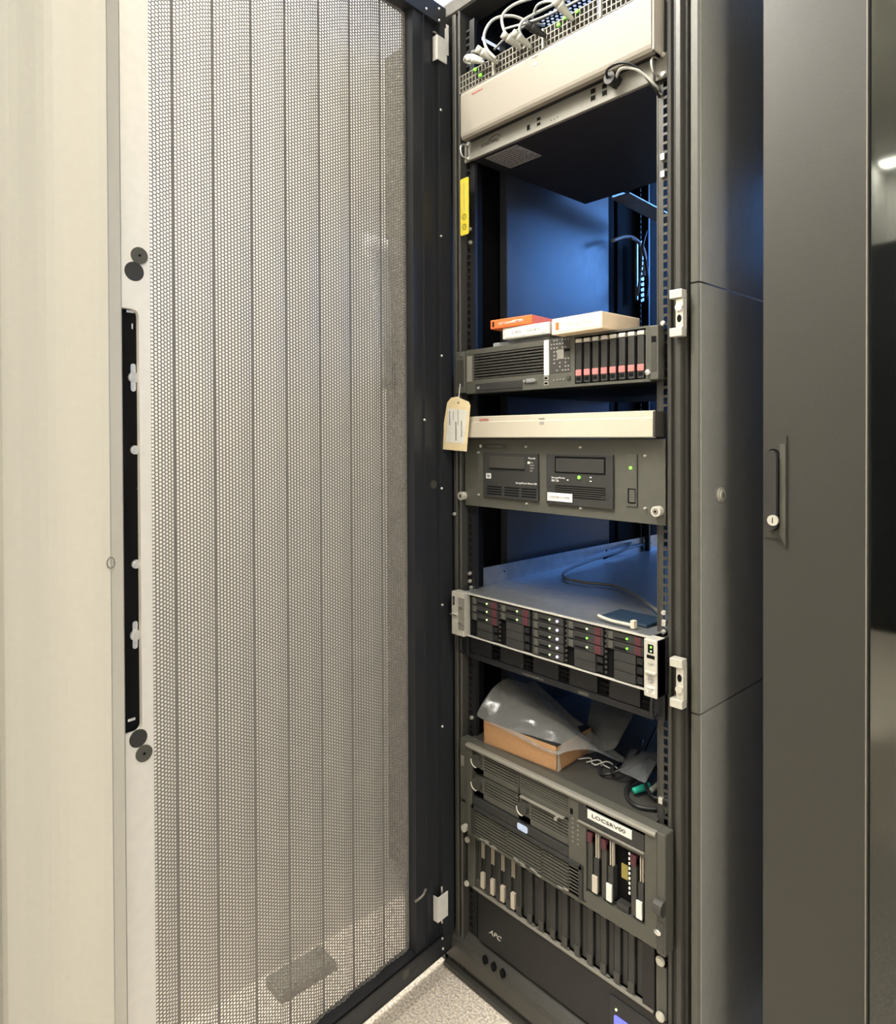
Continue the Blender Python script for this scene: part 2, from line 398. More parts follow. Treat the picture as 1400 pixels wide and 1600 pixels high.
# latch strikes
def strike(zt, zb, flip):
    x0, x1 = .5035, .5255; y = -.011
    h = zt - zb; m = M()
    m.box(x0, x1, y - .016, y, zt - .018, zt - .004, .001); m.box(x0, x1, y - .016, y, zb + .004, zb + .018, .001)
    m.box(x0 + .004, x1, y - .003, y + .001, zb + .01, zt - .01, .0008)
    m.box(x0 + .009, x1, y - .012, y - .003, zb + .018, zt - .018, .0015)
    o = m.build('latch_strike', 'silver', rack, 'silver zinc latch strike')
    zc = (zt + zb) / 2; s = 1 if flip else -1
    M().cyl((x0 + .0155, y - .0125, zc - s * .009), (0, 1, 0), .0062, .005, 16).build('screw', 'screw', o)
    M().xz(ellipse(x0 + .0155, zc + s * .009, .0038, .0062), y - .0125, y - .0118).build('slot', 'deep', o)
strike(aY(1068, 452, 0).z, aY(1068, 532, 0).z, False)
strike(aY(1068, 1020, 0).z, aY(1068, 1103, 0).z, True)
# rail screws in rack
def screw(x, z, y, parent, r=.0052, m='screw'):
    o = M().cyl((x, y - .0015, z), (0, 1, 0), r, .003, 14).cyl((x, y - .004, z), (0, 1, 0), r * .8, .002, 14, r * .8).build('screw', m, parent)
    o.data.polygons.foreach_set('use_smooth', [False] * len(o.data.polygons)); return o
for px, py in ((735, 358), (736, 379), (1037, 650), (1037, 679), (1038, 957), (1038, 987), (735, 896), (735, 908), (711, 803), (737, 918), (1037, 505), (1038, 1106), (738, 1121), (1035, 28), (1035, 48)):
    q = aY(px, py, .012 if px > 720 else -.009); screw(q.x, q.z, .012 if px > 720 else -.009, rack, .0042)
for px, py in ((1037, 246), (1037, 273), (1039, 973), (1037, 664), (1034, 1250)):
    q = aY(px, py, .012); M().box(q.x - .004, q.x + .004, .007, .013, q.z - .0055, q.z + .0055, .001).build('cage_nut', 'screw', rack)
# yellow warning label on the left rail
x0, x1, z0, z1 = rc(719, 281, 369, 732, -.0105)
yl = M().xz(rrect(x0, x1, z0, z1, .004), -.0105, -.0085).build('warning_label', 'yellow', rack, 'yellow warning label')
for f in (.24, .42):
    pass
q1 = z0 + (z1 - z0) * .14; q2 = z0 + (z1 - z0) * .32; xc = (x0 + x1) / 2
for zc in (q1, q2):
    m = M(); m.tube([(xc + .006 * math.cos(t), -.0108, zc + .006 * math.sin(t)) for t in [2 * math.pi * k / 14 for k in range(15)]], .0006, 5, 1)
    m.tube([(xc - .003, -.0108, zc - .003), (xc + .003, -.0108, zc + .003)], .0006, 5, 1)
    m.build('symbol', 'ink', yl)
M().box(xc - .0012, xc + .0012, -.0109, -.0104, z0 + (z1 - z0) * .42, z0 + (z1 - z0) * .93).build('print', 'grink', yl)
# arm bracket inside, rear
a1, a2 = aX(955, 311, .06), aX(1036, 352, .06)
arm = M(); n_ = (a2 - a1).normalized()
arm.prism([(0, 0), (.055, 0), (.055, .003), (.003, .003), (.003, .032), (0, .032)], lambda a, b: a1 + Vector((a, 0, b)), lambda a, b: a2 + Vector((a, 0, b)))
arm.sph(a1 + Vector((.03, .03, .006)), .005)
arm.build('cable_arm', 'galv', rack, 'bare metal support bracket')

# ------------------------------------------------------------------ rack door (perforated), hinged at the left post
ND = Vector((.995, .095, 0)).normalized(); DD = Vector((ND.y, -ND.x, 0)); D0 = Vector((-.038, 0, 0))
DXF = Matrix(((DD.x, ND.x, 0, D0.x), (DD.y, ND.y, 0, D0.y), (0, 0, 1, 0), (0, 0, 0, 1)))   # (s, t, z) -> world
def dp(px, py, t=0.):
    d = ray(px, py); n = ND; p0 = D0 + ND * t; P = CAM + d * ((p0 - CAM).dot(n) / d.dot(n))
    return (P - D0).dot(DD), P.z
DB, DT = .052, 2.142
sL = dp(238, 800)[0]; sR = dp(651, 800)[0]; sEnd = .765
fr_ = M()
fr_.box(.006, .022, -.036, .0, DB, DB + .045); fr_.box(.020, sEnd, -.004, .0, DB, DB + .045); fr_.box(.020, sEnd, -.036, -.032, DB, DB + .045); fr_.box(.02, sEnd, -.036, 0, DB, DB + .004); fr_.box(.02, sEnd, -.036, 0, DB + .041, DB + .045)
fr_.box(.020, sEnd, -.036, 0, DT - .042, DT)
s65, s69 = dp(666, 800)[0], dp(690, 800)[0]
fr_.box(s69, s65, -.030, -.014, DB + .045, DT - .042)           # channel floor
fr_.box(.004, s69, -.036, .0, DB + .045, 2.04)             # hinge edge
fr_.box(.024, s69, -.036, .0, 2.04, DT - .042)
fr_.box(s65 - .0012, s65 + .0012, -.03, -.001, DB + .045, DT - .042)
fr_.box(s65 + .0012, sR, -.036, -.006, DB + .045, DT - .042)
door = fr_.build('door', 'doorb', rack, 'open perforated rack door', xf=DXF)
M().box(sR, sR + .007, -.034, -.030, DB + .045, DT - .042).build('inner_flange', 'mesh', door, xf=DXF)
# pale stile with the black latch slot cut in it
szt, szb = dp(220, 484)[1], dp(220, 1143)[1]; sS = dp(220, 800)[0]
stl = M()
stl.box(sL, sEnd, -.036, -.001, DB + .045, szb); stl.box(sL, sEnd, -.036, -.001, szt, DT - .042)
stl.box(sL, sS, -.036, -.001, szb, szt); stl.box(sEnd - .006, sEnd, -.036, -.001, szb, szt)
for zc, sg in ((szt, -1), (szb, 1)):
    P = [(sS, zc)] + [(sS + .010 - .010 * math.cos(t), zc + sg * (.010 - .010 * math.sin(t))) for t in [math.radians(a) for a in range(0, 91, 15)]]
    stl.prism(P, lambda a, b: (a, -.001, b), lambda a, b: (a, -.012, b))
stl.build('latch_stile', 'stile', door, 'pale grey door stile', xf=DXF)
sb = M().box(sS, sEnd - .006, -.012, -.0100, szb, szt).build('latch_plate', 'deep', door, 'black latch plate', xf=DXF)
for px, py, k in ((208, 590, 0), (211, 992, 0), (210, 703, 1), (212, 881, 1), (218, 763, 2), (219, 832, 2)):
    s_, z_ = dp(px, py, -.010); r_ = (.0078, .0066, .0035)[k]
    m = M(); m.cyl((s_, -.0085, z_), (0, 1, 0), r_, .003, 20); m.cyl((s_, -.0065, z_), (0, 1, 0), r_ * .6, .002, 16)
    m.build('screw', 'screw', door, xf=DXF)
    if k == 0: M().xz(rrect(s_ - .0038, s_ + .0038, z_ - .0205, z_ + .0205, .0036), -.0099, -.0094).build('adjuster_slot', 'chrome', door, 'bright adjuster slot', xf=DXF)
for px, py, w_, h_ in ((203, 487, .011, .0035), (205, 1124, .011, .004), (206, 510, .002, .008)):
    s_, z_ = dp(px, py, -.010); M().box(s_ - w_ / 2, s_ + w_ / 2, -.0099, -.0085, z_ - h_ / 2, z_ + h_ / 2).build('tab', 'chrome', door, xf=DXF)
for px, py, r_, k in ((217.5, 399.5, .0122, 1), (210, 424, .0140, 0), (216.5, 1154, .0132, 0), (225, 1177, .0122, 1)):
    s_, z_ = dp(px, py)
    if k:
        m = M().cyl((s_, 0, z_), (0, 1, 0), r_, .003, 28); m.build('bumper', 'carbon', door, 'grey rubber bumper', xf=DXF)
        M().cyl((s_, .0012, z_), (0, 1, 0), .002, .002, 10).build('bumper_hole', 'deep', door, xf=DXF)
    else: M().cyl((s_, -.0008, z_), (0, 1, 0), r_, .001, 28).build('plug_hole', 'carbond', door, xf=DXF)
# keeper and screws on hinge stile
s_, z_ = dp(676, 757, -.014)
M().cyl((s_, -.012, z_), (0, 1, 0), .009, .005, 24).cyl((s_, -.008, z_), (0, 1, 0), .004, .004, 12).build('knob', 'carbon', door, xf=DXF)
for px, py in ((688.5, 172), (689, 369), (690, 556), (690, 763), (691, 945), (691, 1135), (663, 656), (691, 1466), (692, 1482), (666, 14), (686, 14), (686, 32)):
    s_, z_ = dp(px, py, 0); M().sph((s_, .0005, z_), .0028).build('screw', 'screw', door, xf=DXF)
s_, z_ = dp(655, 1394, 0)
M().tube([(s_ + .014, .002, z_ - .012), (s_ + .008, .010, z_ - .004), (s_, .012, z_ + .0), (s_ - .012, .008, z_ + .004)], .0025, 8).build('latch_rod', 'carbonl', door, xf=DXF)
s_, z_ = dp(634, 1522, 0); M().box(s_ - .008, s_ + .008, 0, .0008, z_ - .009, z_ + .009).build('sticker', 'carbon', door, xf=DXF)
s_, z_ = dp(650, 1518, 0); M().cyl((s_, .0005, z_), (0, 1, 0), .010, .0008, 20).build('plug_cap', 'carbond', door, xf=DXF)
# perforated sheet : slats between creases, true round-ish holes, real thickness
cre = [dp(x, 200, -.03)[0] for x in (269.3, 332.4, 392.3, 445.2, 498.1, 545.8, 593.8)]
sl0 = dp(232, 200, -.03)[0]; sr0 = dp(652, 200, -.03)[0]
edges = [(cre[0] + .0665, cre[0], 12), (cre[0], cre[1], 12), (cre[1], cre[2], 12), (cre[2], cre[3], 12), (cre[3], cre[4], 12), (cre[4], cre[5], 12), (cre[5], cre[6], 12), (cre[6], cre[6] - .080, 12), (cre[6] - .080, cre[6] - .160, 12)]
Vv, Ff = [], []
PZ = .00601; rows = int((DT - DB - .07) / PZ); zb0 = DB + .030
ccount = 0
def depth(t): return -.030 + (.0045 * t / .68 if t < .68 else .0045 * (1 - t) / .32)
for a, b, nc in edges:
    pitch = (a - b) / nc * .955; gap = (a - b) * .045
    for j in range(nc):
        c = a - gap / 2 - pitch * (j + .5)
        ccount += 1
        if c > sL + .012 or c < sR - .004: continue
        zz = zb0 + (np.arange(rows) + .5 * (ccount % 2)) * PZ
        R6 = PZ / math.sqrt(3) * 1.0; hw = pitch / 1.5
        # outer hexagon (pointing sideways), stretched to the pitch; extra solid strip beside the crease
        ext_l = gap / 2 if j == 0 else 0; ext_r = gap / 2 if j == nc - 1 else 0
        ang = [0, 60, 120, 180, 240, 300]
        ox = np.array([hw * math.cos(math.radians(q)) for q in ang]); oz = np.array([PZ / 2 * (1 if 0 < q < 180 else -1 if q > 180 else 0) for q in ang])
        rh = min(.00243, pitch * .475)
        ix = np.array([rh * 1.03 * math.cos(math.radians(q)) for q in ang]); iz = np.array([.00255 * math.sin(math.radians(q)) for q in ang])
        xo = c + ox; xi = c + ix
        do = np.array([depth(min(1, max(0, (a - q) / (a - b)))) for q in xo]); di = np.array([depth(min(1, max(0, (a - q) / (a - b)))) for q in xi])
        if j == 0: xo = np.minimum(xo, a)
        if j == nc - 1: xo = np.maximum(xo, b)
        base = len(Vv)
        for zc in zz:
            k0 = sum(len(v) for v in []) 
        n = len(zz)
        blk = np.zeros((n, 24, 3))
        for k in range(6):
            blk[:, k, 0] = xo[k]; blk[:, k, 1] = do[k]; blk[:, k, 2] = zz + oz[k]
            blk[:, 6 + k, 0] = xi[k]; blk[:, 6 + k, 1] = di[k]; blk[:, 6 + k, 2] = zz + iz[k]
            blk[:, 12 + k] = blk[:, k]; blk[:, 12 + k, 1] -= .0012
            blk[:, 18 + k] = blk[:, 6 + k]; blk[:, 18 + k, 1] -= .0012
        Vv.append(blk.reshape(-1, 3))
        if j == 0 or j == nc - 1:
            x_a, x_b = (a, a - gap / 2 - pitch * .25) if j == 0 else (b + gap / 2 + pitch * .25, b)
            st_ = np.array([[x_a, -.0302, zb0], [x_b, -.0302, zb0], [x_b, -.0302, zb0 + rows * PZ], [x_a, -.0302, zb0 + rows * PZ]])
            Ff.append(('q', st_))
quads = []
nv = 0; allv = []
for blk in Vv:
    n = len(blk) // 24; o = (np.arange(n) * 24 + nv)[:, None]
    for k in range(6):
        l = (k + 1) % 6
        quads.append(o + np.array([[k, l, 6 + l, 6 + k]])); quads.append(o + np.array([[6 + k, 6 + l, 18 + l, 18 + k]])); quads.append(o + np.array([[12 + k, 18 + k, 18 + l, 12 + l]]))
    allv.append(blk); nv += len(blk)
for _, st_ in Ff:
    quads.append(np.array([[nv, nv + 1, nv + 2, nv + 3]])); allv.append(st_); nv += 4
allv = np.concatenate(allv); quads = np.concatenate(quads)
w4 = np.array([list(r) for r in DXF]); allv = allv @ w4[:3, :3].T + w4[:3, 3]
allv -= np.array(rack.location)
me = bpy.data.meshes.new('perforated_sheet'); me.vertices.add(len(allv)); me.vertices.foreach_set('co', allv.ravel())
me.loops.add(len(quads) * 4); me.loops.foreach_set('vertex_index', quads.ravel().astype(np.int32))
me.polygons.add(len(quads)); me.polygons.foreach_set('loop_start', np.arange(len(quads), dtype=np.int32) * 4)
me.polygons.foreach_set('loop_total', np.full(len(quads), 4, dtype=np.int32)); me.update(calc_edges=True)
me.materials.append(MT['mesh']); ps = bpy.data.objects.new('perforated_sheet', me); COL.objects.link(ps); ps.parent = door
ps['label'] = 'grey perforated steel sheet with round holes'
# hinges
for (px0, py0, px1, py1) in ((684, 54, 698, 92), (685, 1403, 700, 1442)):
    sa, zt = dp(px0, py0, .004); sb_, _ = dp(px1, py0, .004); _, zb = dp(px0, py1, .004)
    h = M(); h.box(sb_, sa, .002, .0045, zb, zt, .0008); h.box(sa, sa + .0015, -.010, .0045, zb, zt)
    h.build('hinge', 'white', door, 'white hinge leaf', xf=DXF)
    M().cyl(((sa + sb_) / 2 - .004, -.004, (zt + zb) / 2), (0, 0, 1), .0032, (zt - zb) * 1.5, 12).build('hinge_pin', 'chrome', door, xf=DXF)
s_, zt = dp(676, 50, -.012); _, zb = dp(676, 64, -.012)
M().tube([(s_, -.012, zt), (s_ - .006, -.008, zt - .002), (s_ - .009, -.008, zb)], .0022, 8).build('earth_clip', 'carbonl', door, xf=DXF)

# ------------------------------------------------------------------ things behind the door
q0 = Vector((-.302, aX(603, 500, -.302).y, 0))
P = []
for i in range(13):
    row = []
    for j in range(7):
        v = i / 12; u = j / 6
        zt = 1.70; zb_ = 1.315; z = zt + (zb_ - zt) * v
        y = -.050 + u * (.165) + .012 * math.sin(v * 3)
        x = -.306 + .006 + .05 * v * v * (1 - u) + .012 * math.sin(u * 5 + v * 2) * v
        row.append((x, y, z))
    P.append(row)
pp = M().grid(P); pp.sm = True
o = pp.build('paper_sheet', 'sleeve'); tag(o, 'curling pale paper sheet hung on the wall behind the perforated door', 'paper')
md = o.modifiers.new('t', 'SOLIDIFY'); md.thickness = .0008
jb = thing('junction_box', 'low grey junction box on the carpet behind the perforated door', 'junction box', (-.24, -.27, 0))
M().box(-.285, -.215, -.34, -.20, 0, .020, .004).build('body', 'carbonl', jb)
M().box(-.279, -.221, -.334, -.206, .0195, .023, .001).build('lid', 'carbonl', jb)

# ------------------------------------------------------------------ second cabinet
cb = thing('glass_door_cabinet', 'dark grey equipment cabinet with smoked glass door, right of the open rack', 'cabinet', (.95, .5, 0))
BX0, BX1 = .641, 1.25
M().box(BX0, BX0 + .006, .03, .98, .02, 2.25).build('side_panel', 'bgloss', cb)
M().box(BX1 - .006, BX1, .03, .98, .02, 2.25).build('side_panel', 'sidep', cb)
M().box(BX0, BX1, .03, .98, 2.25, 2.28).build('roof', 'cabB', cb)
M().box(BX0, BX1, .03, .98, 0, .02).build('base', 'cabB', cb)
M().box(BX0 + .006, BX1 - .006, .97, .98, .02, 2.25).build('back_panel', 'deep', cb)
gx0 = aY(1354.5, 800, 0).x
cdoor = M()
cdoor.box(BX0, gx0, 0, .028, .03, 2.27, .002); cdoor.box(BX1 - .07, BX1, 0, .028, .03, 2.27, .002)
cdoor.box(gx0, BX1 - .07, 0, .028, .03, .12); cdoor.box(gx0, BX1 - .07, 0, .028, 2.18, 2.27)
cdo = cdoor.build('door', 'cabB', cb)
M().box(gx0 - .0015, gx0, -.0008, .002, .12, 2.18).build('glass_trim', 'carbonl', cdo)
M().box(gx0, BX1 - .07, .008, .012, .12, 2.18).build('glass_pane', 'glass', cdo, 'smoked glass pane')
hx0, hx1, hz0, hz1 = rc(1195, 681, 847, 1230, 0)
hz0 -= .006
hp = M()
hp.xz([(hx0, hz1), (hx1, hz1), (hx1, hz0), (hx1 - .010, hz0 + .014), (hx0, hz0 + .014)], -.003, 0)
hp.build('handle_plate', 'cabB', cdo)
x0, x1, z0, z1 = rc(1198, 701, 828, 1219, -.003)
M().xz(rrect(x0, x1, z0, z1, (x1 - x0) / 2 - .0001), -.0036, -.0029).build('handle_recess', 'deep', cdo)
M().xz(rrect(x0 + .001, x1 - .0025, z0 + .001, z1 - .0025, (x1 - x0) / 2 - .002), -.012, -.0036).build('swing_handle', 'carbond', cdo)
M().xz([(hx1 - .009, hz1 - .012), (hx1 - .001, hz1 - .012), (hx1 - .001, hz0 + .006), (hx1 - .009, hz0 + .02)], -.0045, -.003).build('plate_bevel', 'carbon', cdo)
q = aY(1208, 813, -.013)
M().cyl((q.x, -.0135, q.z), (0, 1, 0), .0078, .004, 24).build('key_lock', 'silver', cdo, 'silver key lock')
M().box(q.x - .0006, q.x + .0006, -.0158, -.0154, q.z - .004, q.z + .004).build('keyway', 'deep', cdo)
# device outlines inside the second cabinet seen through the glass
sh = M(); sh.box(.70, 1.19, .10, .60, 1.06, 1.155, .002)
o = sh.build('dark_equipment_case', 'carbon'); tag(o, 'dark equipment case behind the smoked glass of the right cabinet', 'equipment case')

# ------------------------------------------------------------------ rack equipment helpers
def leds(pts, Y, parent, m='ledg', r=.0022, name='led'):
    for px, py in pts:
        q = aY(px, py, Y); M().cyl((q.x, Y - .0005, q.z), (0, 1, 0), r, .0016, 10).build(name, m, parent)

# --- top: network switch with cables
sw = thing('network_switch', 'network switch with caged ports and green link lights at the rack top', 'network switch', (.24, .2, 1.9385))
M().box(.0, .475, -.008, .40, 1.9385, 1.9780).build('body', 'fwdark', sw)
g = M(); gz0, gz1 = 1.9395, 1.9770
for k in range(49): g.box(.004 + k * .0096, .0058 + k * .0096, -.018, -.008, gz0, gz1)
for z in (gz0, 1.950, 1.9625, gz1 - .0015): g.box(.004, .467, -.018, -.010, z, z + .0018)
g.build('port_cage', 'carbonl', sw)
for x in (.105, .235, .365): M().box(x, x + .004, -.021, -.008, gz0, gz1).build('divider', 'silver', sw)
for px, py in ((742, 108), (750, 117), (882, 27), (901, 17), (872, 38)):
    q = aY(px, py, -.0215); M().box(q.x - .003, q.x + .003, -.0225, -.019, q.z - .0022, q.z + .0022).build('led', 'ledg', sw)
# connectors and cables
def boot(px, py, dx, dy, dz, L, r, m, lab, nm='plug'):
    q = aY(px, py, -.034); v = Vector((dx, dy, dz)).normalized()
    b = M(); b.tube([q - v * L * .5, q, q + v * L * .5], r, 10, 4, r * .42)
    b.cyl(q - v * (L * .5 + .006), v, r * .95, .014, 6)
    return b, q, v
cabs = [
    # (label, material, radius, [pixel,Y] path)
    ('pale grey cable looping high over the left end of the switch', 'cable', .0030, [(775, 92, .00), (760, 75, -.012), (757, 52, -.014), (772, 30, -.004), (800, 25, .02), (828, 35, .05), (850, 40, .09)]),
    ('pale grey cable arching from the middle of the switch to the rear', 'cable', .0029, [(800, 66, .0), (788, 48, -.012), (785, 25, -.012), (802, 8, .0), (830, -2, .02), (870, -10, .05)]),
    ('pale grey cable curling beside the middle plugs', 'cable', .0028, [(818, 60, .0), (812, 48, -.01), (816, 34, -.01), (835, 22, .01), (868, 6, .04), (900, -6, .07)]),
    ('dark grey cable slanting behind the pale loops', 'cabled', .0026, [(772, 78, .03), (792, 58, .04), (815, 44, .05), (850, 28, .06), (900, 2, .08)]),
    ('pale grey cable running along the switch top to the right', 'cable', .0024, [(790, 45, .05), (840, 30, .05), (880, 12, .05), (920, -8, .05)]),
    ('thin grey cable hooped over the middle of the switch', 'cable', .0024, [(832, 28, .02), (840, 8, .0), (860, 2, .0), (880, 9, .01), (884, 22, .02)]),
]
for lab, mm, r, path in cabs:
    m = M(); m.tube([aY(a, b, c - .034) for a, b, c in path], r, 8, 6)
    tag(m.build('network_cable', mm), lab, 'cable', 'cables looping over the top switch')
for px, py, d, L, r, mm, lab in (
    (766, 90, (.5, .6, -.5), .040, .0085, 'plug', 'large pale plug at the left of the top switch'),
    (748, 96, (.6, .3, -.3), .030, .0070, 'plug', 'leftmost pale plug with a bent boot on the top switch'),
    (804, 68, (.4, .7, -.5), .034, .0080, 'plug', 'pale plug in the middle of the top switch'),
    (820, 66, (.4, .7, -.5), .034, .0080, 'plug', 'second pale plug from the middle of the top switch'),
    (842, 50, (.4, .7, -.4), .032, .0085, 'cableb', 'black plug in the middle of the top switch'),
    (885, 20, (.3, .7, -.6), .036, .0090, 'plug', 'pale square plug near the right of the top switch')):
    b, q, v = boot(px, py, *d, L, r, mm, lab)
    tag(b.build('cable_plug', mm), lab, 'plug', 'plugs in the top switch')
m = M(); m.tube([aY(737, 100, -.004), aY(727, 95, -.012), aY(730, 88, -.016), aY(742, 88, -.01), aY(756, 94, -.002)], .0042, 8)
tag(m.build('network_cable', 'plug'), 'short white cable hooked at the far left of the switch', 'cable', 'cables looping over the top switch')
m = M(); m.tube([aY(738, 82, -.01), aY(750, 80, -.014), aY(760, 88, -.012), aY(772, 96, 0)], .0042, 8)
tag(m.build('network_cable', 'cabled'), 'short charcoal cable lying over the leftmost plugs', 'cable', 'cables looping over the top switch')

# --- beige 2U drawer
def beige_unit(name, label, Y, x0, x1, z0, z1, yb, logo, mark):
    t = thing(name, label, 'rack console', ((x0 + x1) / 2, yb / 2, z0))
    P = [(Y + .014, z0), (Y + .004, z0 + .001), (Y + .001, z0 + .006), (Y, z0 + .012), (Y, z1 - .010), (Y + .002, z1 - .003), (Y + .012, z1)]
    if z1 - z0 < .06: P = [(Y + .010, z0), (Y, z0 + .002), (Y, z0 + (z1 - z0) * .72), (Y + .0008, z0 + (z1 - z0) * .75), (Y + .001, z1 - .002), (Y + .010, z1)]
    M().yz(P, x0, x1).build('front_cover', 'beige' if z1 - z0 < .06 else 'beige_dim', t)
    M().box(x0 + .004, x1 - .004, Y + .010, yb, z0 + .002, z1 - .002).build('body', 'fwdark', t)
    M().box(-.002, x0, .006, .012, z0 + .002, z1 - .002).build('mounting_ear', 'black', t)
    M().box(x1, .484, .006, .012, z0 + .002, z1 - .002).build('mounting_ear', 'black', t)
    return t
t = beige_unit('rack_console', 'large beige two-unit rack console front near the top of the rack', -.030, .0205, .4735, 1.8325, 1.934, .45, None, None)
x0, x1, z0, z1 = rc(737, 144, 150, 754, -.0305); text('COMPAQ', 'logo', 'red', t, x0, x1, z0 + .001, z0 + .0055, -.0304)
x0, x1, z0, z1 = rc(832, 95, 103, 839, -.0305)
M().box(x0, x1, -.0304, -.030, z0 - .002, z1 - .004).build('mark', 'grink', t); text('rack', 'print', 'grink', t, x0 - .004, x1 + .004, z1 + .004, z1 + .008, -.0304)
M().box(.474, .477, -.028, .006, 1.835, 1.932).build('end_cap', 'beiged', t)

# --- firewall
FY = -.002
t = thing('firewall_appliance', 'light grey one-unit firewall with swoosh logo, below the large beige drawer', 'firewall', (.24, .2, 1.7975))
M().box(.018, .4605, FY, FY + .008, 1.7975, 1.8425, .0012).build('front_panel', 'fwgrey', t)
M().box(.020, .4590, FY + .008, .415, 1.7980, 1.8420).build('body', 'fwdark', t)
for a, b in ((-.004, .018), (.4605, .4835)):
    e = M().box(a, b, .004, .008, 1.7990, 1.8410, .001).build('mounting_ear', 'fwgrey', t)
for xx in (.006, .466):
    M().tube([(xx, .004, 1.806), (xx, -.012, 1.808), (xx, -.017, 1.820), (xx, -.012, 1.832), (xx, .004, 1.835)], .0022, 8).build('handle', 'chrome', t)
for xx, zz in ((.013, 1.804), (.013, 1.836), (.477, 1.804), (.477, 1.836)): screw(xx, zz, .004, t, .0042)
for px, py in ((825, 199), (926, 152), (926, 144)): pass
def port(px, py, w_, h_, Y, par, mm='deep', fr='carbonl', nm='port'):
    q = aY(px, py, Y)
    o = M().box(q.x - w_ / 2 - .0012, q.x + w_ / 2 + .0012, Y - .0006, Y + .0004, q.z - h_ / 2 - .0012, q.z + h_ / 2 + .0012).build(nm, fr, par)
    M().box(q.x - w_ / 2, q.x + w_ / 2, Y - .0010, Y - .0004, q.z - h_ / 2, q.z + h_ / 2).build('opening', mm, o)
port(826, 199.5, .0075, .010, FY, t)
for dy in (-4, 4): port(842, 190 + dy, .0085, .0055, FY, t)
for px in (927, 945):
    for dy in (-5.5, 5.5): port(px, (148 if px == 927 else 140) + dy, .0100, .0085, FY, t)
for px, py in ((861, 188), (866, 186), (871, 183)):
    q = aY(px, py, FY); M().box(q.x - .001, q.x + .001, FY - .0005, FY, q.z - .001, q.z + .001).build('led', 'ink', t)
x0, x1, z0, z1 = rc(752, 224, 232, 780, FY); text('SONICWALL', 'logo', 'ink', t, x0, x1, z0 + .001, z0 + .0085, FY - .0004)
M().tube([(x0 + .022, FY - .0004, z0 + .0105), (x1 - .012, FY - .0004, z0 + .0150), (x1 - .001, FY - .0004, z0 + .0125), (x1 + .003, FY - .0004, z0 + .0075)], .0009, 6).build('logo_swoosh', 'ink', t)
text('INTERNET SECURITY', 'print', 'grink', t, x0, x1 - .006, z0 - .0015, z0 + .0, FY - .0003) if False else None
# rating sticker on the underside
a, b, c, d = aZ(768, 240, 1.7975), aZ(800, 226, 1.7975), aZ(840, 245, 1.7975), aZ(800, 268, 1.7975)
cx_ = (a + b + c + d) / 4
us = M().box(cx_.x - .045, cx_.x + .045, cx_.y - .040, cx_.y + .040, 1.7970, 1.7981).build('rating_sticker', 'midgrey', t)
pm = M(); random.seed(3)
for k in range(9):
    yy = cx_.y - .034 + k * .008; xx = cx_.x - .04
    while xx < cx_.x + .034:
        l = random.uniform(.004, .014); pm.box(xx, xx + l, yy, yy + .002, 1.7967, 1.7971); xx += l + .003
pm.build('print', 'ink', us)
for px, py, bx, by in ((1022, 97, 1020, 100),): pass
# cables plugged into firewall
m = M(); m.cyl(aY(958, 125, -.012), (0, 1, 0), .011, .026, 14); m.cyl(aY(962, 128, -.004), (0, 1, 0), .013, .014, 4)
tag(m.build('cable_plug', 'cableb'), 'black moulded plug in the right end of the firewall', 'plug')
m = M(); m.tube([aY(950, 126, -.02), aY(948, 110, -.035), aY(965, 99, -.04), aY(985, 100, -.035), aY(1005, 115, -.02), aY(1022, 138, -.004), aY(1033, 160, .02), aY(1034, 200, .035)], .0024, 8)
tag(m.build('network_cable', 'cableb'), 'black cable curving from the firewall plug to the right post', 'cable')
m = M(); m.tube([aY(962, 122, -.016), aY(970, 108, -.028), aY(990, 107, -.03), aY(1008, 118, -.018), aY(1024, 134, -.004), aY(1032, 145, .03)], .0026, 8)
tag(m.build('network_cable', 'cable'), 'pale cable beside the black one at the firewall', 'cable')

# --- server with eight upright drives (2U)
Y = -.010
s5x0, s5x1, s5z0, s5z1 = -.0135, .4775, 1.291, 1.3855
t = thing('rack_server', 'dark grey two-unit server with eight pink-tipped drives under the tape cases', 'server', (.23, .3, s5z0), 'rack servers')
x_e0, x_e1 = aY(729, 580, Y).x, aY(1017, 550, Y).x
dx0, dx1 = aY(898, 560, Y).x, aY(1009, 550, Y).x
dz1, dz0 = aY(899, 527, Y).z, aY(899, 600, Y).z
gx0_, gx1_, gz0_, gz1_ = rc(740, 554, 594, 850, Y)
gx1_ = aY(849, 560, Y).x
bz = M()
bz.box(x_e0, gx0_, Y, Y + .02, s5z0, s5z1); bz.box(gx1_, dx0, Y, Y + .02, s5z0, s5z1); bz.box(dx1, x_e1, Y, Y + .02, s5z0, s5z1)
bz.box(gx0_, gx1_, Y, Y + .02, s5z0, gz0_); bz.box(gx0_, gx1_, Y, Y + .02, gz1_, s5z1)
bz.box(dx0, dx1, Y, Y + .02, s5z0, dz0); bz.box(dx0, dx1, Y, Y + .02, dz1, s5z1)
bz.build('bezel', 'carbon', t)
M().box(.0, .462, Y + .021, .62, s5z0 + .001, s5z1 - .001).build('body', 'fwdark', t)
M().box(gx0_, gx1_, Y + .016, Y + .02, gz0_, gz1_).build('grille_backing', 'deep', t)
gr = M(); n = 9
for k in range(n):
    z = gz0_ + (gz1_ - gz0_) * (k + .5) / n; gr.box(gx0_, gx1_, Y + .001, Y + .012, z - .0019, z + .0014)
gr.build('grille', 'postm', t)
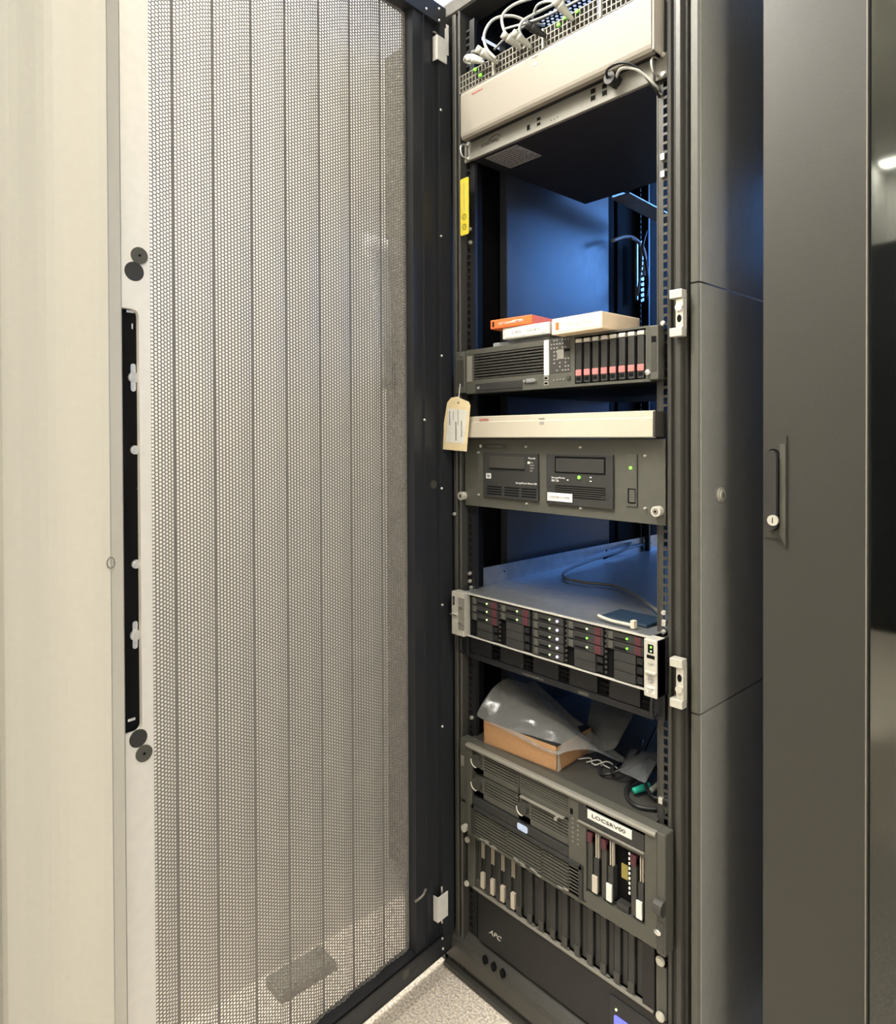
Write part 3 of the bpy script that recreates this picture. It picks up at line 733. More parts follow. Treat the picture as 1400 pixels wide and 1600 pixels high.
for a, b, side in ((s5x0, x_e0, 0), (x_e1, s5x1, 1)):
    e = M().box(a, b, Y - .006, Y + .016, s5z0 + .002, s5z1 - .002, .0015).build('ear', 'carbon', t)
    M().box(a + .004, b - .003, Y - .0066, Y - .0055, s5z0 + .016, s5z1 - .020).build('ear_recess', 'postm', e)
    if side: M().box(a + .005, b - .004, Y - .0070, Y - .0060, s5z1 - .030, s5z1 - .020).build('recess_top', 'deep', e)
M().box(aY(722.5, 550, Y).x, aY(726, 550, Y).x, Y - .008, Y - .005, s5z1 - .012, s5z1 - .004).build('tab', 'chrome', t)
x0, x1, z0, z1 = rc(730, 557, 597, 738, Y); M().box(x0, x1, Y - .0015, Y, z0, z1, .0005).build('pull_tab', 'carbonl', t)
x0, x1, z0, z1 = rc(850.5, 532, 587, 858, Y); M().box(x0, x1, Y - .0012, Y, z0, z1).build('sticker', 'label', t, 'tall white sticker')
x0, x1, z0, z1 = rc(743, 600, 614, 817, Y)
cdd = M().box(x0, x1, Y - .001, Y + .001, z0, z1, .0005).build('disc_drive', 'carbond', t)
M().box(x0 + .002, x1 - .002, Y - .0015, Y - .0009, z0 + .004, z0 + .0048).build('slot', 'deep', cdd)
M().box(x0 + .006, x0 + .013, Y - .0014, Y - .0009, z0 + .008, z0 + .013).build('mark', 'grink', cdd)
q = aY(829, 595, Y)
v = M().box(q.x - .010, q.x + .010, Y - .003, Y, q.z - .004, q.z + .004, .001).build('display_port', 'galv', t)
for s_ in (-1, 1): M().cyl((q.x + s_ * .0135, Y - .002, q.z), (0, 1, 0), .0028, .005, 6).build('jack_screw', 'chrome', v)
for py in (591, 599): port(853.5, py, .008, .0045, Y, t, 'deep', 'silver')
x0, x1, z0, z1 = rc(860, 530, 583, 891, Y)
dp_ = M().box(x0, x1, Y - .0008, Y, z0, z1).build('status_panel', 'postm', t)
sp = M(); random.seed(5)
for ix in range(7):
    for iz in range(9):
        if random.random() < .62:
            xx = x0 + (x1 - x0) * (ix + .5) / 7; zz = z0 + (z1 - z0) * (iz + .5) / 9
            sp.box(xx - .0018, xx + .0014, Y - .0012, Y - .0007, zz - .0016, zz + .0012)
sp.build('indicator_marks', 'grink', dp_)
M().box(x0 + (x1 - x0) * .36, x0 + (x1 - x0) * .7, Y - .0014, Y - .0010, z0 + (z1 - z0) * .38, z0 + (z1 - z0) * .66).build('diagram_block', 'carbonl', dp_)
M().box(x0 + .030, x1 + .0, Y - .0013, Y - .0009, z0 + .038, z0 + .043).build('diagram_block', 'deep', dp_)
leds([(866, 594), (871, 593.5), (876, 593), (881, 592.5)], Y, t, 'carbonl', .0018, 'button')
M().cyl((aY(889, 590, Y).x, Y - .001, aY(889, 590, Y).z), (0, 1, 0), .0045, .002, 16).build('power_button', 'postm', t)
pw = (dx1 - dx0) / 8
M().box(dx0, dx1, Y + .010, Y + .02, dz0, dz1).build('drive_cage', 'deep', t)
def drive5():
    a = dx0 + pw * .12; b = dx0 + pw * .80; H = dz1 - dz0
    d = M().box(a, b, Y + .000, Y + .012, dz0 + .002, dz1 - .012, .0008).build('drive', 'carbond', t)
    M().box(a, b + .0008, Y - .0015, Y + .010, dz1 - .011, dz1 - .0035, .0012).build('drive_latch', 'silver', d)
    M().box(a, b, Y - .001, Y + .002, dz0 + H * .17, dz0 + H * .30, .0006).build('release_tab', 'pink', d)
    M().box(a + .002, b - .002, Y - .0004, Y + .002, dz0 + H * .07, dz0 + H * .145).build('light_window', 'deep', d)
    return d
d0 = drive5()
for k in range(1, 8): part_copy(d0, pw * k, 0, 0, t)
q = aY(1013, 582, Y - .004); M().sph((q.x, Y - .006, q.z), .0056, (1, .8, 1)).build('thumb_screw', 'chrome', t)

# cases lying on that server
TZ = 1.3858
def case(name, label, ax, px, py, w_, d_, z0, h, m, rot, txt=None, txm='grink', lab_m=None, cat='tape case'):
    """front left corner at pixel on plane z0"""
    p = aZ(px, py, z0); R = Matrix.Translation(p) @ Matrix.Rotation(rot, 4, 'Z')
    t = thing(name, label, cat, p, 'tape cartridge cases')
    M().box(0, w_, 0, d_, 0, h, .002).build('body', m, t, xf=R)
    if lab_m: M().box(w_ * .08, w_ * .92, -.0006, 0, h * .18, h * .82).build('sticker', lab_m, t, xf=R)
    if txt:
        text(txt, 'print', txm, t, w_ * .22, w_ * .80, h * .38, h * .62, -.0008, xf=R)
    return t, R
# a mid grey flat case at the bottom, pale case on it, orange on top; cream case beside
RZc = 0.0
p = (.048, .018, TZ); 
t1, R1 = case('tape_case', 'flat dark grey case at the bottom of the small stack', None, 770, 544, .150, .105, TZ, .0105, 'midgrey', .03)
t2, R2 = case('tape_case', 'pale grey case in the middle of the small stack under the orange one', None, 785, 531, .118, .104, TZ + .0105, .0235, 'ltgrey', .05, 'L80   0045', 'grink', 'label')
t3, R3 = case('tape_case', 'orange case on top of the small stack', None, 766, 515, .104, .108, TZ + .034, .0190, 'orange', .10, 'DLT CLEANING TAPE', 'label')
M().box(.006, .010, -.0006, 0, .004, .015).build('notch', 'deep', t3, xf=R3)
M().box(.058, .080, -.0008, 0, .011, .0125).build('print', 'label', t3, xf=R3)
t4, R4 = case('tape_case', 'large cream case with a paper label beside the orange one', None, 862, 524, .112, .118, TZ + .0005, .0300, 'cream', -.02, 'SYSTEM BACKUP', 'tan', 'label')
M().box(.010, .018, -.0009, 0, .008, .022).build('mark', 'orange', t4, xf=R4)

# --- manila tag
q = aY(713, 664, -.035)
tg = thing('paper_tag', 'manila tag with printed label hanging by string from the left post', 'tag', (q.x, -.035, q.z))
a = [aY(x, y, -.035) for x, y in ((699, 629), (705, 621.5), (716, 619.5), (719, 622), (733, 628), (735, 634), (729.5, 705.5), (692.5, 702), (694, 660))]
fold = aY(719, 622, -.035); fb = aY(723, 705, -.035)
mm = M(); pts = [(v.x, v.z) for v in a]
mm.xz(pts, -.0356, -.0350); mm.build('card', 'manila', tg)
a = [aY(x, y, -.036) for x, y in ((700, 638), (730, 641), (725, 693), (697, 691))]
lb = M().xz([(v.x, v.z) for v in a], -.0362, -.0356).build('printed_label', 'label', tg)
ul = a[0]; ww = a[1].x - a[0].x
pl = M()
for x_, za_, zb_2, wd in ((.10, .08, .50, .05), (.30, .10, .35, .03), (.42, .40, .95, .07), (.56, .05, .5, .03), (.72, .38, .85, .05)):
    H = a[0].z - a[3].z; X0 = a[0].x - .002
    pl.box(X0 + ww * x_, X0 + ww * (x_ + wd), -.0366, -.0361, a[0].z - H * zb_2, a[0].z - H * za_)
pl.build('print', 'grink', lb)
q = aY(716, 629, -.036); M().cyl((q.x, -.0358, q.z), (0, 1, 0), .0022, .0012, 12).build('eyelet', 'deep', tg)
M().tube([aY(716, 629, -.037), aY(717.5, 615, -.035), aY(719, 600, -.022)], .0008, 6).build('string', 'white', tg)

# --- beige 1U
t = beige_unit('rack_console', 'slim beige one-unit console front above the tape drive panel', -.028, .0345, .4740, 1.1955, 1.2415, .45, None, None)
x0, x1, z0, z1 = rc(749, 654, 658.5, 763, -.0285); text('COMPAQ', 'logo', 'red', t, x0, x1, z0, z1, -.0284)
x0, x1, z0, z1 = rc(843, 659, 663.5, 850, -.0285); M().box(x0, x1, -.0284, -.028, z0, z1).build('mark', 'grink', t)
x0, x1, z0, z1 = rc(842, 652, 655, 851, -.0285); text('rack', 'print', 'grink', t, x0, x1, z0, z1, -.0284)
M().box(.4740, .4775, -.026, .006, 1.197, 1.240).build('end_cap', 'postm', t)

# --- tape drive enclosure 3U
Y = 0.0
t = thing('tape_drive_enclosure', 'grey three-unit panel holding two tape drives, above the blue-lit gap', 'tape drive enclosure', (.24, .2, 1.0475))
z0, z1 = 1.0485, 1.1940
M().box(.0015, .4830, Y - .003, Y + .004, z0, z1, .0008).build('front_panel', 'carbon', t)
M().box(.022, .459, Y + .004, .42, z0 + .004, z1 - .004).build('body', 'fwdark', t)
YY = Y - .003
def drv(xl, yt, yb, xr, lab):
    a, b, c, d = rc(xl, yt, yb, xr, YY)
    return a, b, c, d, M().box(a, b, YY - .005, YY + .001, c, d, .0010).build('tape_drive', 'carbond', t, lab)
a, b, c, d, o = drv(757, 707, 776, 843, 'black tape drive with ventilation slots')
x0, x1, y0_, y1_ = rc(765, 713, 731, 820, YY - .005); M().box(x0, x1, YY - .0062, YY - .0045, y0_, y1_, .0008).build('cartridge_door', 'postm', o); M().box(x0, x1, YY - .0066, YY - .0060, y0_ - .002, y0_).build('door_gap', 'deep', o)
q = aY(763.5, 743.5, YY - .005); M().xz(rrect(q.x - .0072, q.x + .0072, q.z - .0055, q.z + .0055, .0015), YY - .0056, YY - .005).build('badge', 'pale', o); text('hp', 'logo', 'ink', o, q.x - .004, q.x + .004, q.z - .004, q.z + .004, YY - .0058, shear=.3)
x0, x1, y0_, y1_ = rc(806, 753, 756.5, 839, YY - .005); text('StorageWorks Ultrium 960', 'print', 'pale', o, x0, x1, y0_, y1_, YY - .0054)
x0, x1, y0_, y1_ = rc(826, 714.5, 718, 837, YY - .005); text('Ready', 'print', 'pale', o, x0, x1, y0_, y1_, YY - .0054)
for k, w_ in enumerate((.008, .011, .010, .007)):
    q = aY(828, 723 + k * 4.2, YY - .005); M().box(q.x, q.x + w_, YY - .0054, YY - .005, q.z - .0008, q.z + .0008).build('print', 'grink', o)
vs = M()
for k in range(4):
    for j in range(3):
        q0_, q1_ = aY(761 + j * 27, 761 + k * 4.2, YY - .005), aY(761 + j * 27 + 23, 761 + k * 4.2, YY - .005)
        vs.box(q0_.x, q1_.x, YY - .0054, YY - .005, c + .022 - k * .0052, c + .0245 - k * .0052)
vs.build('vent', 'deep', o)
q = aY(826, 723, YY - .006); M().cyl((q.x, YY - .0056, q.z), (0, 1, 0), .0024, .002, 10).build('led', 'ledy', o)
a, b, c, d, o = drv(856, 708.5, 787, 960, 'dark grey tape drive with a white label')
x0, x1, y0_, y1_ = rc(869, 716, 737, 944, YY - .005); M().box(x0 - .003, x1 + .003, YY - .0056, YY - .005, y0_ - .002, y1_ + .004).build('door_frame', 'deep', o); M().box(x0, x1, YY - .0068, YY - .005, y0_, y1_, .001).build('cartridge_door', 'carbond', o)
M().box(x0 - .002, x1 + .002, YY - .0056, YY - .005, c + .016, c + .038).build('vent', 'deep', o)
for k in range(5): M().box(x0 - .002, x1 + .002, YY - .0062, YY - .0055, c + .018 + k * .004, c + .0195 + k * .004).build('slat', 'postm', o)
x0, x1, y0_, y1_ = rc(862, 744.5, 748, 883, YY - .005); text('StorageWorks', 'print', 'pale', o, x0, x1, y0_, y1_, YY - .0054)
x0, x1, y0_, y1_ = rc(862, 749, 752, 873, YY - .005); text('SDLT 320', 'print', 'pale', o, x0, x1, y0_, y1_, YY - .0054)
for px, py in ((887, 750), (923, 746), (923, 752)):
    q = aY(px, py, YY - .005); M().box(q.x - .002, q.x + .002, YY - .0054, YY - .005, q.z - .001, q.z + .001).build('print', 'pale', o)
leds([(905, 746)], YY - .006, o, 'ledg', .0032)
x0, x1, y0_, y1_ = rc(855.5, 769, 782, 894.5, YY - .006); l_ = M().box(x0, x1, YY - .0068, YY - .006, y0_, y1_, .0003).build('sticker', 'label', o, 'white printed sticker')
text('LOCSRV-TAPE', 'print', 'grink', l_, x0 + .006, x1 - .006, y0_ + .006, y0_ + .010, YY - .0071)
q = aY(946, 778, YY - .005); text('SDLT', 'print', 'ink', o, q.x - .008, q.x + .008, q.z - .003, q.z + .003, YY - .0054)
x0, x1, y0_, y1_ = rc(979, 709, 792, 996, YY)
x0 = aY(979, 750, YY).x; x1 = aY(996.5, 750, YY).x
o = M().box(x0, x1, YY - .002, YY, aY(985, 791, YY).z, aY(985, 710, YY).z, .0006).build('switch_panel', 'carbon', t)
M().box(x1 - .001, x1, YY - .0024, YY, aY(985, 791, YY).z, aY(985, 710, YY).z).build('edge', 'postm', o)
leds([(985.5, 731)], YY - .002, o, 'ledg', .0028)
a, b, c, d = rc(981, 763, 786, 993, YY - .002); M().box(a, b, YY - .0026, YY - .002, c, d).build('switch_frame', 'deep', o); M().box(a + .0035, b - .0005, YY - .0042, YY - .002, c + .002, d - .002, .0006).build('rocker', 'carbon', o)
for px, py in ((748.5, 707), (823, 698), (908, 699), (1009, 712), (749, 773), (824, 787), (908.5, 794), (1009, 794)):
    q = aY(px, py, YY); screw(q.x, q.z, YY, t, .0021)
x0, x1, y0_, y1_ = rc(755, 693, 701, 791, YY); nm_ = M().xz(rrect(x0, x1, y0_, y1_, .003), YY - .0006, YY).build('name_plate', 'postm', t); text('compaq', 'print', 'carbonl', nm_, x0 + .012, x1 - .012, y0_ + .003, y0_ + .006, YY - .0009)
q = aY(751, 697, YY); M().box(q.x - .003, q.x + .003, YY - .0006, YY, q.z - .003, q.z + .003).build('badge', 'pale', t)
for px, py in ((1030, 798.5), (725.5, 774.5)):
    q = aY(px, py, YY)
    o = M().cyl((q.x, YY - .006, q.z), (0, 1, 0), .0088, .012, 24).build('thumb_screw', 'silver', t)
    M().cyl((q.x, YY - .0123, q.z), (0, 1, 0), .0055, .001, 20).build('screw_face', 'carbonl', o); M().cyl((q.x, YY - .0129, q.z), (0, 1, 0), .002, .001, 8).build('screw_socket', 'deep', o)

# --- side support rail standing above the 25 bay server (left side)
o = M().box(.002, .004, .024, .83, .862, .903).box(.004, .016, .024, .83, .862, .864).build('slide_rail', 'galv')
tag(o, 'long blue-lit bare steel slide rail along the left inside of the rack', 'slide rail')
for yy, r_ in ((.49, .0015), (.51, .0015), (.53, .003), (.56, .0015), (.575, .0015), (.60, .0012), (.12, .002)):
    h = M().cyl((.0045, yy, .886), (1, 0, 0), r_, .0006, 8).build('hole', 'deep', o)

# --- 25 bay server
Y = -.030
gz0_, gz1_ = .7735, .8640
t = thing('rack_server', 'two-unit server with silver ears and rows of small drives with green lights', 'server', (.24, .3, gz0_), 'rack servers')
M().box(.016, .465, Y + .012, .62, gz0_ + .002, gz1_ - .0012).build('body', 'fwdark', t)
lid = M().box(.016, .468, Y + .001, .125, gz1_ - .0012, gz1_ + .0003).box(.018, .466, .1265, .80, gz1_ - .0012, gz1_ + .0003).build('lid', 'galvp', t, 'dusty bare steel lid')
M().box(.035, .470, Y - .001, Y + .006, gz1_ - .0018, gz1_ + .0006, .0004).build('top_trim', 'silver', t)
M().box(.035, .470, Y - .001, Y + .006, gz0_ - .0005, gz0_ + .0012, .0003).build('bottom_trim', 'silver', t)
M().box(.036, .464, Y + .008, Y + .012, gz0_, gz1_ - .001).build('backplane', 'deep', t)
# latch on lid
q = aZ(985, 962, .866); R = Matrix.Translation((0, 0, 0))
lv = M().box(.345, .440, .010, .075, .8645, .8705, .002).build('lid_lever', 'blue', t, 'dark blue lid lever')
M().tube([(.352, -.008, .874), (.38, -.010, .871), (.425, -.010, .871)], .0028, 8).build('lever_edge', 'tan', lv); M().box(.422, .430, -.014, -.004, .866, .880, .001).build('lever_hook', 'tan', lv)
# ears
le = M(); le.box(-.004, .034, Y - .010, Y + .012, gz0_ - .002, gz1_ + .001, .0018)
le = le.build('ear', 'silver', t, 'silver server ear')
M().box(.018, .0345, Y - .0108, Y - .009, gz0_ + .012, gz1_ - .010).build('ear_recess', 'carbonl', le)
for zz in (gz0_ + .026, gz0_ + .060): M().box(.020, .033, Y - .0135, Y - .010, zz, zz + .003, .0005).build('rib', 'chrome', le)
M().box(.001, .006, Y - .0112, Y - .0095, gz1_ - .028, gz1_ - .010).build('release_slot', 'deep', le); M().box(.0025, .0045, Y - .0118, Y - .0105, gz1_ - .026, gz1_ - .012).build('release_button', 'chrome', le)
M().box(-.006, .016, Y - .014, Y - .009, gz0_ + .040, gz0_ + .043, .0008).build('rib', 'chrome', le)
ex0 = aY(1006.5, 1030, Y - .014).x; ex1 = aY(1027.5, 1030, Y - .014).x
re_ = M().box(ex0, ex1, Y - .016, Y + .012, gz0_ - .003, gz1_ + .002, .0022).build('ear', 'silver', t, 'silver server ear')
M().box(ex1, .486, Y - .014, Y + .03, gz0_ - .002, gz1_ + .0015).build('ear_side', 'fwdark', t)
YE = Y - .016; xm = (ex0 + ex1) / 2
M().box(xm - .004, xm + .006, YE - .0006, YE, gz1_ - .020, gz1_ - .006).build('status_light_panel', 'deep', re_); M().cyl((xm + .002, YE - .001, gz1_ - .010), (0, 1, 0), .0018, .001, 8).build('led', 'ledg', re_)
M().cyl((xm + .002, YE - .001, gz1_ - .0165), (0, 1, 0), .0014, .001, 8).build('led', 'ledy', re_)
M().box(xm - .006, xm + .008, YE - .0006, YE, gz1_ - .029, gz1_ - .0235).build('port_window', 'deep', re_)
text('HP', 'print', 'grink', re_, xm - .004, xm + .006, gz1_ - .040, gz1_ - .0355, YE - .0004)
M().box(ex0 + .004, ex1 - .001, YE - .004, YE + .001, gz1_ - .054, gz1_ - .050, .001).build('grip', 'silver', re_)
lg = M(); lg.tube([(xm + .001 + .0048 * math.cos(q_), YE - .0004, gz1_ - .063 + .0048 * math.sin(q_)) for q_ in [2 * math.pi * k / 16 for k in range(17)]], .0012, 5, 1); lg.build('logo_ring', 'grink', re_)
text('hp', 'logo', 'grink', re_, xm - .002, xm + .004, gz1_ - .0665, gz1_ - .0595, YE - .0004, shear=.3)
M().box(xm - .006, xm + .008, YE - .0005, YE, gz0_ + .004, gz0_ + .0165).build('sticker', 'label', re_)
text('DL380', 'print', 'grink', re_, xm - .005, xm + .007, gz0_ + .010, gz0_ + .013, YE - .0008); text('G7', 'print', 'grink', re_, xm - .003, xm + .005, gz0_ + .005, gz0_ + .0085, YE - .0008)
# drive bays
zlo, zhi = gz0_ + .003, gz1_ - .004; rh = (zhi - zlo) / 5
groups = [((735, 777), 3), ((780, 826.5), 2), ((830.5, 879), 5), ((884, 941), 3), ((946, 1004), 2)]
def small_drive(a, b, z, on, parent, gi, ri):
    d = M().box(a, b, Y + .002, Y + .010, z + .0008, z + rh - .0008, .0006).build('drive', 'carbond', parent)
    w_ = b - a
    M().box(a + w_ * .08, a + w_ * .20, Y + .0000, Y + .004, z + .002, z + rh - .002, .0008).build('drive_grip', 'carbon', d)
    M().box(a + w_ * .24, a + w_ * .56, Y + .0012, Y + .0024, z + .0035, z + .0068).build('drive_slot', 'deep', d)
    lx = a + w_ * (.60 if gi < 2 else .58)
    M().cyl((lx, Y + .001, z + rh * .5), (0, 1, 0), .0018, .002, 10).build('led', 'ledg' if (gi, ri) in ((4, 1), (4, 0), (3, 1)) else 'ledy', d)
    if gi == 2: M().cyl((a + w_ * .82, Y + .001, z + rh * .5), (0, 1, 0), .0026, .002, 10).build('led', 'ledw', d)
    else: M().box(a + w_ * .78, a + w_ * .95, Y + .0008, Y + .003, z + .001, z + rh - .001, .0006).build('release_tab', 'maroon', d)
def blank(a, b, z, parent):
    w_ = b - a
    d = M().box(a + w_ * .22, a + w_ * .80, Y + .002, Y + .010, z + .0004, z + rh - .0004, .0004).build('blank_filler', 'carbond', parent)
    M().box(a + w_ * .82, a + w_ * .97, Y + .004, Y + .010, z + .003, z + rh - .003).build('blank_latch', 'black', d)
for gi, ((pa_, pb_), n) in enumerate(groups):
    a = aY(pa_, 1000, Y).x + (.0015 if gi == 0 else 0); b = aY(pb_, 1000, Y).x
    for r_ in range(5):
        z = zhi - rh * (r_ + 1)
        if r_ < n: small_drive(a, b, z, True, t, gi, r_)
        else: blank(a, b, z, t)
    vs = M()
    if gi >= 3 or gi == 1:
        for k in range(9): vs.box(a - .0035, a + .0005, Y + .003, Y + .006, zlo + .004 + k * .0092, zlo + .0075 + k * .0092)
        vs.build('port_marks', 'postm', t)
# cable on lid
m = M(); m.tube([(-.01, .84, .880), (.02, .62, .884), (.045, .40, .880), (.058, .285, .873), (.10, .222, .870), (.155, .215, .870), (.22, .235, .870), (.30, .195, .871), (.37, .135, .872), (.40, .10, .878), (.42, .09, .872)], .0034, 8)
tag(m.build('grey_cable', 'cabled'), 'long grey cable lying across the dusty server lid', 'cable')
m = M(); m.tube([(-.015, .83, .872), (-.02, .74, .880), (.0, .66, .894), (.03, .58, .886), (.03, .48, .874)], .003, 8)
tag(m.build('black_cable', 'cableb'), 'short black cable beside the slide rail at the rear', 'cable')

# --- dark shelf unit directly below
z0, z1 = .7165, .7700
t = thing('disk_shelf', 'unlit black drive shelf tucked directly below the silver-eared server', 'disk shelf', (.24, .25, z0))
Y2 = -.004
M().box(.016, .462, Y2 + .008, .45, z0 + .004, z1).build('body', 'fwdark', t)
M().box(.016, .462, Y2 - .002, Y2 + .008, z0, z0 + .012, .001).build('bottom_lip', 'black', t)
xs = [.018, .110, .206, .305, .400, .462]
edgesx = [(735, 790), (797, 835), (862, 905), (937, 985)]
nb = 5; W_ = (.462 - .018) / nb
for k in range(nb):
    a = .018 + W_ * k
    d = M().box(a, a + W_ * .70, Y2, Y2 + .008, z0 + .013, z1 - .002, .0008).build('drive', 'black', t)
    v_ = M()
    for j in range(4): v_.box(a + W_ * .73, a + W_ * .93, Y2 + .002, Y2 + .006, z0 + .016 + j * .009, z0 + .020 + j * .009)
    v_.build('vent', 'deep', t)
x0, x1, _, _ = rc(818, 1053, 1058, 850, Y2); text('ProLiant DL380 G3', 'print', 'carbonl', t, x0, x1, z0 + .004, z0 + .007, Y2 - .0024)
x0, x1, _, _ = rc(905, 1088, 1094, 921, Y2); M().box(x0, x1, Y2 - .0026, Y2 - .002, z0 + .003, z0 + .008).build('print', 'carbon', t)
for a, b in ((-.006, .014), (.464, .484)):
    M().box(a, b, Y2 - .004, Y2 + .010, z0 + .004, z1 - .004, .001).build('ear', 'black', t)
    M().tube([(a + .006, Y2 - .004, z1 - .01), (a + .006, Y2 - .020, z1 - .012), (a + .006, Y2 - .020, z0 + .014), (a + .006, Y2 - .004, z0 + .012)], .003, 8).build('handle', 'black', t)

# --- four unit server
Y = -.030
z0, z1 = .348, .5415
t = thing('rack_server', 'tall dusty four-unit server with round fan latches, under the cardboard box', 'server', (.24, .3, z0), 'rack servers')
X0, X1 = .034, .482
M().box(.018, .4605, Y + .03, .60, z0 + .004, z1 - .002).build('body', 'fwdark', t)
lid = M().box(.016, .4625, Y + .008, .60, z1 - .002, z1 - .0005).build('lid', 'postm', t)
f = M()
def cell(xa, xb, za, zb, y0=Y, y1=Y + .03): f.box(xa, xb, y0, y1, za, zb)
def gz(px, py): return aY(px, py, Y).z
def gx(px): return aY(px, 1300, Y).x
cgx0, cgx1, cgz0, cgz1 = .3405, .4600, .3745, .4905
cell(X0, .048, z0, z1); cell(.460, X1, z0, z1); cell(.048, .460, z1 - .009, z1); cell(.048, .460, z0, z0 + .006)
cell(.302, cgx0, .357, z1 - .009); cell(cgx0, .460, z0 + .006, cgz0); cell(cgx0, .460, cgz1, .500)
f.build('bezel', 'carbon', t)
M().yz([(Y - .004, z1 - .006), (Y - .005, z1 - .002), (Y - .002, z1 + .0015), (Y + .006, z1 + .0015), (Y + .008, z1 - .001), (Y + .008, z1 - .006)], X0 - .002, X1 - .001).build('top_rim', 'carbonl', t)
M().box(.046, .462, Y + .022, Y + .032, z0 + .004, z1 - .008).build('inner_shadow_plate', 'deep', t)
def fan(xa, xb, za, zb, knob, nsl):
    m = M().box(xa, xb, Y + .003, Y + .015, za, za + (zb - za) * .28, .001).box(xa, xa + (.030 if knob else .002), Y + .003, Y + .015, za, zb, .001).box(xb - .002, xb, Y + .003, Y + .015, za, zb).box(xa, xb, Y + .003, Y + .015, zb - .002, zb)
    o = m.build('fan_module', 'carbon', t)
    s = M(); z_s = za + (zb - za) * .30
    for k in range(nsl): 
        zz = z_s + (zb - .002 - z_s) * (k + .5) / nsl; s.box(xa + (.030 if knob else .002), xb - .002, Y + .003, Y + .012, zz - .0018, zz + .0014)
    s.build('grille', 'carbon', o)
    if knob:
        kx, kz = xa + .0135, (za + zb) / 2 + .006
        M().cyl((kx, Y - .001, kz), (0, 1, 0), .0125, .010, 24).build('knob', 'postm', o)
        r_ = [(kx + .0125 * math.cos(a_), Y - .0065, kz + .0125 * math.sin(a_)) for a_ in [math.radians(v) for v in range(175, 286, 12)]]
        M().tube(r_, .0013, 6, 2).build('latch_crescent', 'silver', o)
    return o
fan(.050, .176, .4870, .5325, True, 5)
fan(.050, .176, .4380, .4840, True, 5)
fan(.178, .300, .4890, .5325, False, 6)
fan(.178, .300, .4380, .4840, True, 5)
tr = M().box(.182, .290, Y - .002, Y + .006, .4845, .4885, .001).build('tray_handle', 'carbonl', t)
M().cyl((.276, Y - .004, .4825), (0, 1, 0), .0036, .006, 12).build('screw', 'chrome', t)
# dark disc tray strip with pale badge
mt_ = M().box(.050, .302, Y - .001, Y + .012, .4185, .4360, .001).build('media_tray', 'carbond', t)
xa, xb = gx(809), gx(825); M().xz(rrect(xa, xb, .4200, .4330, .004), Y - .0018, Y - .001).build('badge', 'lcdc', mt_, 'pale blue badge')
q = aY(827, 1309, Y); M().box(q.x - .006, q.x + .006, Y - .0016, Y + .008, .410, .4180).build('tray_latch', 'carbond', mt_)
# lower framed grille
lf = M(); lf.box(.048, .334, Y - .004, Y + .010, .4100, .4180, .001); lf.box(.326, .3345, Y - .004, Y + .010, .356, .4180, .001); lf.box(.048, .056, Y - .004, Y + .010, .356, .4180, .001)
lf.build('grille_frame', 'carbond', t)
s = M()
for k in range(8):
    zz = .3590 + k * .0064; s.box(.056, .326, Y + .0, Y + .010, zz - .0018, zz + .0014)
for xx in (.145, .235): s.box(xx, xx + .003, Y + .0, Y + .010, .356, .410)
s.build('grille', 'carbon', t)
dirt = M(); random.seed(11)
for k in range(16):
    x_ = random.uniform(.07, .30); dirt.sph((x_, Y - .001, .3535 + random.uniform(-.002, .004)), .004, (1.8, .3, .6), 8, 5)
dirt.build('dust', 'carbonl', t)['kind'] = 'stuff'
# control strip marks
q = aY(893, 1268, Y); M().box(q.x - .003, q.x + .003, Y - .0006, Y + .001, .503, .513).build('button', 'deep', t)
mk = M()
for k in range(6):
    for j in range(2): mk.box(.309 + j * .012, .313 + j * .012, Y - .0005, Y, .452 + k * .0085, .4545 + k * .0085)
mk.build('icon_marks', 'carbonl', t)
# label recess
rp = M().box(.3245, .4590, Y - .0014, Y + .002, .5005, .5285, .0008).build('door_strip', 'carbond', t)
x0, x1, y0_, y1_ = rc(918, 1264, 1278, 987, Y - .002)
lb = M().box(x0, x1, Y - .0022, Y - .0014, y0_, y1_).build('label_strip', 'label', rp, 'white printed name label')
text('LOCSRV00', 'print', 'ink', lb, x0 + .010, x1 - .012, y0_ + .0052, y1_ - .0048, Y - .0026)
M().box(.3245, .4590, Y - .0030, Y + .003, .4960, .5000, .0008).build('door_edge', 'carbonl', t)
# drive cage
M().box(cgx0, cgx1, Y + .018, Y + .028, cgz0, cgz1).build('drive_cage', 'deep', t)
bw = (cgx1 - cgx0) / 4
def bigdrive(i, lm):
    a = cgx0 + bw * i + .002
    d = M().box(a, a + bw * .34, Y + .002, Y + .02, cgz0 + .006, cgz1 - .012, .001).build('drive', 'postm', t)
    M().box(a, a + bw * .34, Y + .000, Y + .012, cgz1 - .024, cgz1 - .006, .001).build('release_tab', 'maroon', d)
    for k in (.56, .72): M().box(a + bw * k, a + bw * k + .0012, Y + .003, Y + .01, cgz1 - .046, cgz1 - .003).build('fin', 'tan', d)
    M().box(a + bw * .40, a + bw * .76, Y + .004, Y + .02, cgz0 + .008, cgz1 - .050, .0008).build('carrier', 'carbond', d)
    M().box(a + bw * .34, a + bw * .70, Y + .001, Y + .004, cgz0 + .006, cgz0 + .036).build('sticker', lm, d)
bigdrive(0, 'tan'); bigdrive(1, 'label'); bigdrive(3, 'label')
a = cgx0 + bw * 2
M().box(a + .004, a + .017, Y + .016, Y + .02, cgz0 + .050, cgz0 + .075).build('bay_connector', 'brass', t)
for k in range(9): M().box(a + bw * .90, a + bw * .90 + .003, Y + .002, Y + .004, cgz1 - .010 - k * .0085, cgz1 - .006 - k * .0085).build('contact', 'white', t)
